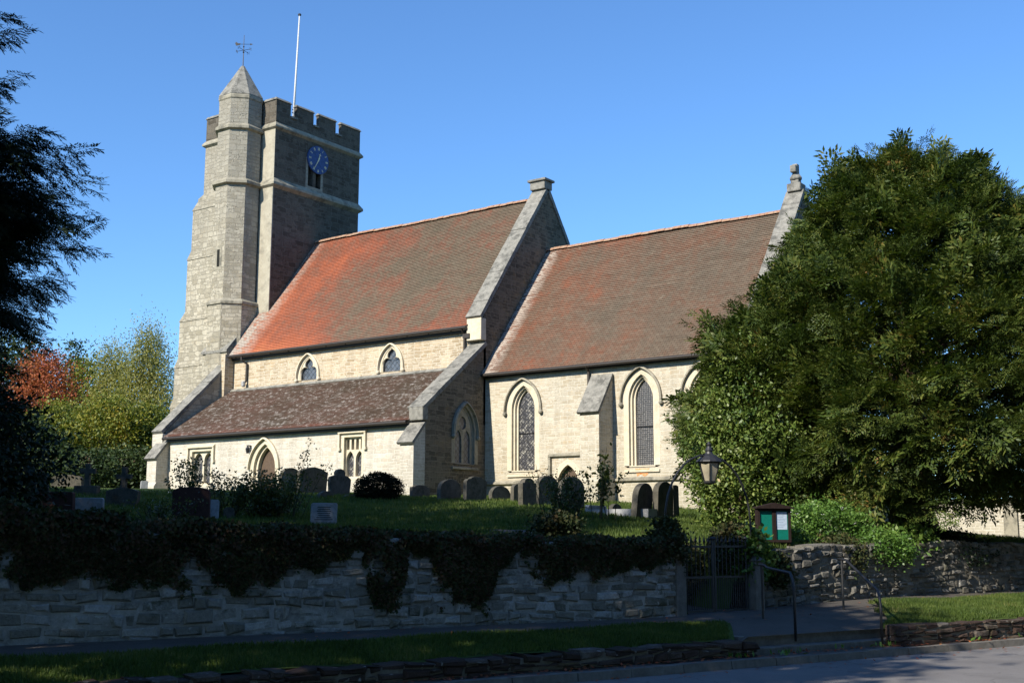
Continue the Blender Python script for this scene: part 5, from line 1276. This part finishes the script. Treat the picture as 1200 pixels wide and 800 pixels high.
def bush(name, cx, cy, z0, prof, label, mat, nclump, per, leaf, lw, seed, csize=.15, cat='shrub', group=None, stem=True, amp=.15, inner=.4, thing=None, tz=None):
    e = empty(name, (cx, cy, z0)); tag(e, label, cat, group)
    quads_obj('foliage', clump_crown(cx, cy, [(z0+a, b) for a, b in prof], nclump, per, leaf, lw, seed, csize, amp, 4., inner), M[mat], e)
    if stem:
        rr_ = random.Random(seed); top = prof[-1][0]; b_ = []; t_ = []
        for i in range(7):
            a = rr_.uniform(0, 6.28); R_ = max(p[1] for p in prof)*.6; b_.append((cx, cy, z0-.1)); t_.append((cx+R_*math.cos(a), cy+R_*math.sin(a), z0+top*rr_.uniform(.5, .85)))
        mb = MB()
        for (b, t2) in zip(b_, t_): mb.tube([b, tuple((np.array(b)+np.array(t2))/2+np.array([0, 0, .1])), t2], [.03, .02, .008], 5)
        mb.build('stems', M['twig'], e)
    return e
# dark hedge bush below the conifer
for (u_, v_, rr_, h_, sd_) in ((-8.6, 18.0, 1.6, 2.4, 1), (-10.5, 20.5, 2.2, 3.0, 2)):
    bx, by = cf(u_, v_); bush('holly_bush', bx, by, Hs(bx, by), [(0, rr_*.8), (h_*.5, rr_), (h_*.85, rr_*.7), (h_, .2)], 'dark evergreen bush '+('nearest the wall' if sd_ == 1 else 'set further back')+' below the conifer', 'conifer', 500, 26, .11, .05, 80+sd_, .2, group='evergreen bushes under the conifer')
# clipped dome
p = pt(444, 592, 34.5); g = Hs(p[0], p[1])
bush('clipped_bush', p[0], p[1], g, [(0, .5), (.12, .66), (.33, .70), (.54, .58), (.68, .36), (.76, .12)], 'dark clipped dome-shaped bush in front of the aisle wall', 'box', 1300, 10, .055, .035, 91, .045, amp=.09, inner=.5)
# ---- rose bushes: arching stems with separate leaves
def rose(px, py, d, stems, label, seed, spread, hgt, leaf=.07, dens=26, name='rose_bush', lean=0, cat='rose bush', top_only=False):
    p = pt(px, py, d); g = Hs(p[0], p[1]); e = empty(name, (p[0], p[1], g)); tag(e, label, cat, 'roses and briars among the graves')
    rr = np.random.default_rng(seed); mb = MB(); B = []; r2 = np.array([math.cos(YAW), math.sin(YAW), 0])
    for i in range(stems):
        a = rr.uniform(0, 2*math.pi); o = np.array([math.cos(a), math.sin(a), 0]); R_ = spread*math.sqrt(rr.random()); h = hgt*rr.uniform(.55, 1.)
        base = np.array([p[0], p[1], g-.05])+o*R_*.35; tip = base+o*R_*.65+np.array([0, 0, h])+r2*lean*h
        mid = base+(tip-base)*.5+o*rr.uniform(-.12, .12)+rr.normal(0, .06, 3)
        K = 9; t_ = np.linspace(0, 1, K)[:, None]; pts = (1-t_)**2*base+2*t_*(1-t_)*mid+t_**2*tip
        mb.tube(pts, np.linspace(.014, .005, K), 4)
        m = int(dens*h/1.0); tt = rr.uniform(.55 if top_only else .22, 1., m); bp = (1-tt[:, None])**2*base+2*tt[:, None]*(1-tt[:, None])*mid+tt[:, None]**2*tip
        for c in bp:
            for j in range(rr.integers(3, 6)): B.append(c+rr.normal(0, .075, 3))
    mb.build('stems', M['twig'], e)
    B = np.array(B); n = len(B); D = unit(rr.normal(0, 1, (n, 3))+np.array([0, 0, -.2])); W = unit(np.cross(D, rr.normal(0, 1, (n, 3))))
    quads_obj('leaves', diamonds(B, D, W, leaf*rr.uniform(.7, 1.4, n), leaf*.65), M['rose'], e)
rose(310, 600, 28.5, 34, 'large sprawling rose bush with yellowing leaves in front of the south door', 101, 1.0, 1.15, .075, 30)
rose(265, 600, 28.0, 16, 'rose bush right of the broad dark red gravestone', 102, .6, 1.15, .075, 22)
rose(222, 600, 29.0, 10, 'thin rose stems rising behind the broad dark red gravestone', 103, .55, 1.45, .08, 13, top_only=True)
rose(345, 600, 28.6, 4, 'few tall bare rose shoots leaning right before the south door', 104, .5, 1.9, .07, 7, lean=.25, top_only=True)
rose(335, 600, 30.0, 12, 'low olive green rose at the right of the large rose bush', 105, .6, 1.05, .07, 26)
rose(701, 606, 28.0, 6, 'tall upright rose with dark leaf clusters in front of the chancel buttress', 106, .5, 2.05, .10, 8, top_only=True)
rose(716, 606, 28.2, 3, 'bare thin rose canes beside the tall upright rose', 107, .3, 1.75, .10, 12, top_only=True)
rose(664, 606, 28.5, 20, 'tangled briar over the dark cluster of gravestones', 108, .62, 1.25, .07, 20)
rose(648, 606, 28.5, 6, 'thin wispy briar shoots left of the priest door', 109, .7, 1.35, .05, 8, top_only=True)
rose(183, 606, 25.0, 22, 'low straggly plants by the churchyard wall near the cross marker', 110, .9, .55, .06, 22, name='straggly_plant', cat='plant')
# ---- ivy on the street walls
def ivy_on_wall(name, s0, s1, low, top, n, mat, label, seed, thick=.16, leaf=.075, dens_noise=True, ups=.0):
    rr = np.random.default_rng(seed); s = rr.uniform(s0, s1, n*3); lo = low(s); hi = top(s); k = rr.random(n*3)**.8; z = lo+(hi-lo)*k
    nz = np.sin(s*2.3+z*3)+np.sin(s*5.1-z*4.3+1)+.8*np.sin(s*9.7+z*9+2)+.6*np.sin(s*17-z*13)
    keep = (rr.random(n*3) < 1/(1+np.exp(-2.4*(nz+1.2-1.8*(1-k)**2)))) if dens_noise else np.ones_like(k, bool)
    s, z, k = s[keep][:n], z[keep][:n], k[keep][:n]; m = len(s)
    bul = thick*(.35+.65*np.abs(np.sin(s*3.1+z*2)))*np.clip(k*1.5, .25, 1)
    wt2 = wall_t(s); over = z > (zt_l(0)*0+np.array([(zt_l(a) if a < 13.3 else zt_r(a)) for a in s]))-.02
    t = np.where(over, wt2+rr.uniform(-.12, .75, m), wt2-bul*rr.random(m))
    B = S_*s[:, None]+T_*t[:, None]+np.array([0, 0, 1.])*z[:, None]
    D = unit(rr.normal(0, .7, (m, 3))-T_*.5+np.array([0, 0, -.6])); W = unit(np.cross(D, -T_+rr.normal(0, .5, (m, 3)))); 
    o = quads_obj(name, diamonds(B, D, W, leaf*rr.uniform(.6, 1.4, m), leaf*.9), M[mat], None, B.mean(0)); tag(o, label, 'ivy', kind='stuff'); return o
# lower limit of the growth seen along the wall, by pixel column of the survey photo
def s_of_px(px, t=14.9):
    u_ = (px-600)/FPX; return t*(.829*u_+.559)/(.829-.559*u_)
cols = [(-200, -.45), (0, -.47), (100, -.49), (150, -.50), (200, -.6), (300, -.66), (340, -.52), (362, -.34), (380, -.28), (425, -.2), (440, -.85), (470, -.92), (480, -.2), (505, -.18), (512, -.88), (540, -.95), (568, -1.03), (578, -.37), (598, -.2), (622, -.53), (655, -.62), (680, -.58), (700, -.5), (716, -.55), (728, -.3), (745, -.45), (765, -.38), (775, -.35), (796, -.6)]
cs_ = np.array([s_of_px(c[0]) for c in cols]); cz_ = np.array([c[1] for c in cols])-.02
lowf = lambda s: np.interp(s, cs_, cz_)-.08+.06*np.sin(s*7)+.04*np.sin(s*17)
bank = lambda s: np.interp(s, [0, 2.9, 4, 6, 8.3, 11, 12.8, 13.2], [.5, .38, .26, .14, .05, -.02, -.06, .05])+.025*np.sin(s*5)+.02*np.sin(s*11)
ivy_on_wall('ivy', -3, 13.2, lambda s: lowf(s), bank, 120000, 'ivy', 'dark ivy hanging in ragged tongues over the long wall left of the gate', 201, .10, .055)
ivy_on_wall('dead_creeper', -3, 13.2, lambda s: lowf(s)+.05, lambda s: bank(s)-.03, 90000, 'dead', 'brown withered creeper matted among the ivy on the long wall', 202, .11, .055)
def ivy_ball(name, s, t, z, r, h, mat, label, seed, n=500, leaf=.08, cat='ivy bush', per=14, group=None):
    p = st(s, t, z); bush(name, p[0], p[1], z, [(0, r*.6), (h*.3, r), (h*.7, r*.85), (h, r*.2)], label, mat, n, per, leaf, leaf*.8, seed, .09, cat=cat, amp=.16, stem=False, group=group)
ivy_ball('ivy_bush', 13.05, 14.85, -.45, .26, .68, 'ivy', 'cone of dark ivy on the left gate pillar under the lamp arch', 211, 260, .065)
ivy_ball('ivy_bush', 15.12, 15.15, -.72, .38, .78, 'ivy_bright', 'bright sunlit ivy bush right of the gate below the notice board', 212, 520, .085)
ivy_ball('ivy_bush', 14.95, 15.35, -.55, .36, .70, 'ivy', 'darker ivy spilling over the right gate pillar', 213, 300, .075)
ivy_ball('ivy_bush', 15.75, 15.2, -.85, .28, .52, 'ivy', 'dark ivy clump hanging on the wall under the notice board', 214, 240, .07)
for k, (a, b, hh) in enumerate(((13.25, 16.0, .95), (14.85, 16.2, .95), (13.3, 17.6, .8), (14.8, 17.8, .75), (14.05, 19.3, .35))):
    ivy_ball('ivy_bush', a, b, Hs(*st(a, b)[:2])*0-1.15+.22*max(0, b-16.5)+(.55 if k == 4 else 0), .42, hh, 'ivy', 'dark ivy behind the iron gate, '+['left side nearest the gate', 'right side nearest the gate', 'left side further up the path', 'right side further up the path', 'low in the middle at the top of the path'][k], 215+k, 330, .075)
# shrubs above the right wall
def shrub(s, t, r, h, mat, label, seed, n=420, leaf=.075, z=None, flowers=0, cat='shrub'):
    p = st(s, t); z = Hs(p[0], p[1])-.1 if z is None else z
    e = bush('flowering_shrub' if flowers else 'garden_shrub', p[0], p[1], z, [(0, r*.8), (h*.4, r), (h*.8, r*.7), (h, r*.15)], label, mat, n, 18, leaf, leaf*.55, seed, .13, cat=cat, amp=.25, group='shrubs above the wall right of the gate')
    if flowers:
        rr_ = np.random.default_rng(seed+3); q = []
        for i in range(flowers):
            a = rr_.uniform(0, 6.28); c = np.array([p[0]+r*.95*math.cos(a), p[1]+r*.95*math.sin(a), z+h*rr_.uniform(.45, .95)])
            for k in range(5):
                b = 2*math.pi*k/5; D = unit(np.array([[math.cos(b), math.sin(b)*.8, .5]])); q.append(diamonds(c[None], D, unit(np.cross(D, [[0, 0, 1.]])), .045, .04))
        quads_obj('flowers', np.concatenate(q), M['petal'], e)['kind'] = 'stuff'
shrub(18.0, 16.5, .5, .75, 'herb', 'low green shrub dotted with white flowers just right of the notice board', 221, flowers=22)
shrub(18.8, 16.7, .7, .85, 'herb', 'larger white-flowered shrub in the middle of the bed above the wall', 222, 560, flowers=26)
shrub(19.9, 16.9, .6, .8, 'herb', 'white-flowered shrub with paler leaves nearest the yew', 223, flowers=14)
shrub(18.2, 15.85, .45, .55, 'ivy', 'dark reddish shrub hanging over the wall face between flowering shrubs', 224, 380, z=-.6)
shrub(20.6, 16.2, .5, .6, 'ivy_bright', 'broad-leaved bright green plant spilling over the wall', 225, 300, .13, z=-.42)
shrub(17.15, 16.2, .28, .45, 'herb', 'small pale green sprig plant against the right side of the notice board', 226, 200)
shrub(19.4, 15.8, .55, .5, 'herb', 'trailing green shrub on the wall top below the white flowers', 227, 380, z=-.45)
shrub(22.3, 16.3, .7, .6, 'conifer', 'dark shaded undergrowth shrub beneath the yew near the wall', 228, 420, z=-.6)
shrub(21.8, 17.0, .7, .8, 'conifer', 'dark undergrowth shrub between the bright plants and the yew shade', 230, 380, z=-.5)

# ---- background trees at the left
def bg_tree(px, d, ytop, rpx, mat, label, seed, shape, n, per, leaf, lw, csize, hang=0., name='tree', amp=.22, group='trees beyond the churchyard', inner=.5):
    x, y = cf((px-600)/FPX*d, d); g = 1.3; top = pt(px, ytop, d)[2]; h = top-g; R_ = rpx*d/FPX
    e = empty(name, (x, y, g)); tag(e, label, 'tree', group)
    quads_obj('crown', clump_crown(x, y, [(g+a*h, b*R_) for a, b in shape], n, per, leaf, lw, seed, csize, amp, 5., inner, hang=hang), M[mat], e)
    trunk('trunk', x, y, g, g+h*.8, R_*.07+.1, .05, e, seed, bend=.5)
    rr_ = random.Random(seed); b_ = []; t_ = []
    for i in range(14):
        a = rr_.uniform(0, 6.28); z = rr_.uniform(.3, .8); R2 = R_*.75*np.interp(z, [s_[0] for s_ in shape], [s_[1] for s_ in shape]); b_.append((x, y, g+h*(z-.15))); t_.append((x+R2*math.cos(a), y+R2*math.sin(a), g+h*(z+.05)))
    limbs_obj(b_, t_, .12, e, seed)
RND = [(.12, .5), (.3, .9), (.5, 1.), (.75, .8), (.92, .45), (1., .1)]
TALL = [(.08, .6), (.25, .95), (.45, 1.), (.65, .75), (.82, .5), (.95, .25), (1., .05)]
CONE = [(.1, 1.), (.3, .8), (.6, .5), (.85, .22), (1., .02)]
bg_tree(168, 82, 380, 42, 'willow', 'tall pale yellow-green birch with drooping twigs left of the tower', 301, TALL, 1500, 34, .18, .075, .5, hang=.45, name='birch_tree', amp=.3)
bg_tree(128, 84, 402, 38, 'willow', 'paler feathery birch left of the tallest birch', 302, TALL, 1200, 34, .18, .075, .5, hang=.4, name='birch_tree', amp=.3)
bg_tree(48, 76, 412, 40, 'red', 'copper red autumn tree behind the conifer', 303, RND, 750, 34, .19, .10, .6, name='maple_tree', amp=.2)
bg_tree(82, 92, 398, 24, 'darkgreen', 'narrow dark green pointed tree between the red tree and the birches', 304, CONE, 300, 34, .3, .12, .6, name='fir_tree')
bg_tree(8, 88, 392, 60, 'darkgreen', 'broad dark tree behind the red tree', 305, RND, 420, 34, .32, .16, .9, name='pine_tree')
bg_tree(100, 88, 420, 30, 'yellowgreen', 'mid green rounded tree behind the hedge trees', 306, RND, 260, 34, .3, .15, .7)
bg_tree(70, 66, 474, 48, 'yellowgreen', 'yellowing hawthorn at the left of the sunlit hedge line', 307, RND, 700, 34, .17, .10, .5, name='hawthorn', group='hawthorns in front of the taller trees')
bg_tree(125, 64, 468, 46, 'yellowgreen', 'yellowing hawthorn in the middle of the sunlit hedge line', 308, RND, 700, 34, .17, .10, .5, name='hawthorn', group='hawthorns in front of the taller trees')
bg_tree(175, 66, 478, 42, 'yellowgreen', 'yellow-green hawthorn nearest the aisle corner', 309, RND, 700, 34, .17, .10, .5, name='hawthorn', group='hawthorns in front of the taller trees')
bg_tree(25, 60, 490, 46, 'darkgreen', 'dark green bushy tree at the left end of the hedge line', 310, RND, 380, 34, .24, .14, .6, name='hawthorn', group='hawthorns in front of the taller trees')
for k, (px, d, yt, rp) in enumerate(((40, 50, 528, 40), (95, 50, 530, 42), (150, 52, 528, 36), (-20, 50, 520, 50))):
    bg_tree(px, d, yt, rp, 'darkgreen', ('dark clipped hedge clump, '+['second from the left', 'third from the left', 'nearest the aisle buttress', 'at the far left edge'][k]+', behind the shaded graves'), 320+k, [(.0, .9), (.4, 1.), (.8, .9), (1., .4)], 300, 30, .16, .09, .35, name='hedge_bush', amp=.1, group='dark hedge behind the shaded graves')
# trees and woodland off to the sides and beyond, seen only from other places or as the far edge of the sky
for k, (u_, v_, h_, R_) in enumerate(((24, 70, 12, 6), (34, 62, 11, 6), (45, 75, 13, 7), (-52, 80, 14, 7), (-40, 95, 13, 7))):
    x, y = cf(u_, v_); e = empty('tree', (x, y, 1.3)); tag(e, ['rounded dark tree beyond the garden wall, nearest the yew', 'rounded dark tree beyond the garden wall, to the right of it', 'tall dark tree far off to the right', 'tall dark tree far off to the left', 'dark tree behind the red tree far to the left'][k], 'tree', 'trees beyond the churchyard')
    quads_obj('crown', clump_crown(x, y, [(1.3+a*h_, b*R_) for a, b in RND], 300, 30, .4, .22, 340+k, .9, .2, 5., .5), M['darkgreen'], e); trunk('trunk', x, y, 1.3, 1.3+h_*.7, .4, .1, e, k)
# ---- the tall roadside trees left of and behind the camera that shade the street
def shade_tree(s, t, z0, ztop, R_, label, seed, zlow=1.2, n=900):
    p = st(s, t); e = empty('lime_tree', (p[0], p[1], z0)); tag(e, label, 'tree', 'tall roadside trees shading the street')
    h = ztop-zlow
    quads_obj('crown', clump_crown(p[0], p[1], [(zlow, R_*.7), (zlow+h*.3, R_), (zlow+h*.65, R_*.92), (zlow+h*.88, R_*.55), (ztop, .4)], n, 26, .34, .24, seed, .55, .12, 4., .6), M['darkgreen'], e)
    trunk('trunk', p[0], p[1], z0, ztop*.8, .35, .12, e, seed)
shade_tree(-5.5, 9.9, -1.6, 13.8, 4.6, 'tall leafy roadside tree on the camera side of the low wall', 401)
shade_tree(-10.0, 1.0, -1.6, 11.5, 4.8, 'tall leafy tree behind the near footpath', 402)
shade_tree(-5.4, 19.2, -.1, 18.6, 5.0, 'tall tree inside the churchyard wall left of the conifer', 403)
shade_tree(-5.0, 26.5, .4, 18.4, 5.2, 'tallest churchyard tree behind the conifer', 404, n=1200)
shade_tree(-12., 29.0, .9, 15.5, 5.0, 'broad churchyard tree furthest to the left', 405)
shade_tree(-14.0, -5.0, -1.6, 12.0, 5.0, 'tall tree behind the camera across the footpath', 406)
for k, (a, b, zt_, R_) in enumerate(((0, -9.5, 15.5, 6), (9.5, -8.5, 16, 6), (19, -9.5, 15, 6), (29, -9, 16, 6.5), (40, -9.5, 14, 6))):  # unseen row added across the street to cut sky light on the wall
    shade_tree(a, b, -1.6, zt_, R_, 'tall added unseen tree behind the near footpath, '+['directly behind the viewpoint', 'opposite the long wall', 'opposite the gate', 'opposite the sunlit verge', 'furthest to the right'][k], 410+k, zlow=.2, n=900)
# ---- grass blades
def blades(name, s, t, z, h, mat, label, seed, w_=.012):
    rr = np.random.default_rng(seed); n = len(s)
    B = S_*s[:, None]+T_*t[:, None]+np.array([0, 0, 1.])*z[:, None]; D = unit(rr.normal(0, .35, (n, 3))+np.array([0, 0, 1.])); a = rr.uniform(0, 6.28, n); W = np.stack([np.cos(a), np.sin(a), 0*a], 1)
    o = quads_obj(name, diamonds(B-np.array([0, 0, .01]), D, W, h*rr.uniform(.5, 1.3, n), w_), M[mat], None, B.mean(0)); tag(o, label, 'grass', kind='stuff')
rr = np.random.default_rng(9)
n = 70000; t = rr.uniform(12.25, 13.5, n); s = rr.uniform(-1, 12.9, n); k = s < 11.8+.9*(t-12.2); s, t = s[k], t[k]; z = np.maximum(verge_l(s, t), pav_z(s, t))
blades('grass', s, t, z, .07, 'grass_blade', 'short shaded grass on the verge left of the steps', 1)
n = 90000; t = rr.uniform(11.95, 14.5, n); s = rr.uniform(14.9, 27, n); k = (s > 14.9+1.05*(t-11.9)+.25*np.sin(t*7)) & (t < 14.42+.06*np.sin(s*6)); s, t = s[k], t[k]
blades('grass', s, t, np.maximum(verge_r(s, t), pav_z(s, t)), .075, 'grass_blade', 'sunlit grass on the verge right of the steps', 2)
n = 200000; s = rr.uniform(2, 27, n); d_ = rr.random(n)**1.35*19+.4; t = wall_t(s)+d_; X_ = S_[0]*s+T_[0]*t; Y_ = S_[1]*s+T_[1]*t
k = ~((s > 13.2) & (s < 14.9) & (d_ < 6.2)); s, t, X_, Y_ = s[k], t[k], X_[k], Y_[k]
blades('grass', s, t, H(X_, Y_), .11, 'grass_blade', 'lawn grass between the gravestones', 3, .02)
# weeds and fallen leaves along the kerb
n = 500; s = rr.uniform(11, 26, n); t = rr.uniform(11.75, 11.99, n)*1.; k = (np.sin(s*2.7)+np.sin(s*6.1) > .2); s, t = s[k], t[k]
B = S_*s[:, None]+T_*t[:, None]+np.array([0, 0, -1.6]); D = unit(rr.normal(0, .5, (len(s), 3))+np.array([0, 0, .8])); o = quads_obj('weeds', diamonds(B, D, unit(np.cross(D, rr.normal(0, 1, (len(s), 3)))), .09, .035), M['herb'], None, B.mean(0)); tag(o, 'green weeds sprouting along the foot of the low walls', 'weeds', kind='stuff')
n = 1100; s = rr.uniform(6, 24, n); t = np.where(rr.random(n) < .8, 11.95-rr.exponential(.22, n), rr.uniform(13.4, 15.0, n)); z = np.where(t < 11.55, -1.693, np.where(t < 12.1, -1.59, pav_z(s, t)+.012)); B = S_*s[:, None]+T_*t[:, None]+np.array([0, 0, 1.])*z[:, None]
D = unit(np.stack([rr.normal(0, 1, n), rr.normal(0, 1, n), rr.uniform(.0, .25, n)], 1)); o = quads_obj('fallen_leaves', diamonds(B, D, unit(np.cross(D, [[.1, 0, 1.]])), .06, .04), M['red'], None, B.mean(0)); tag(o, 'brown fallen leaves scattered along kerb and pavement', 'fallen leaves', kind='stuff')
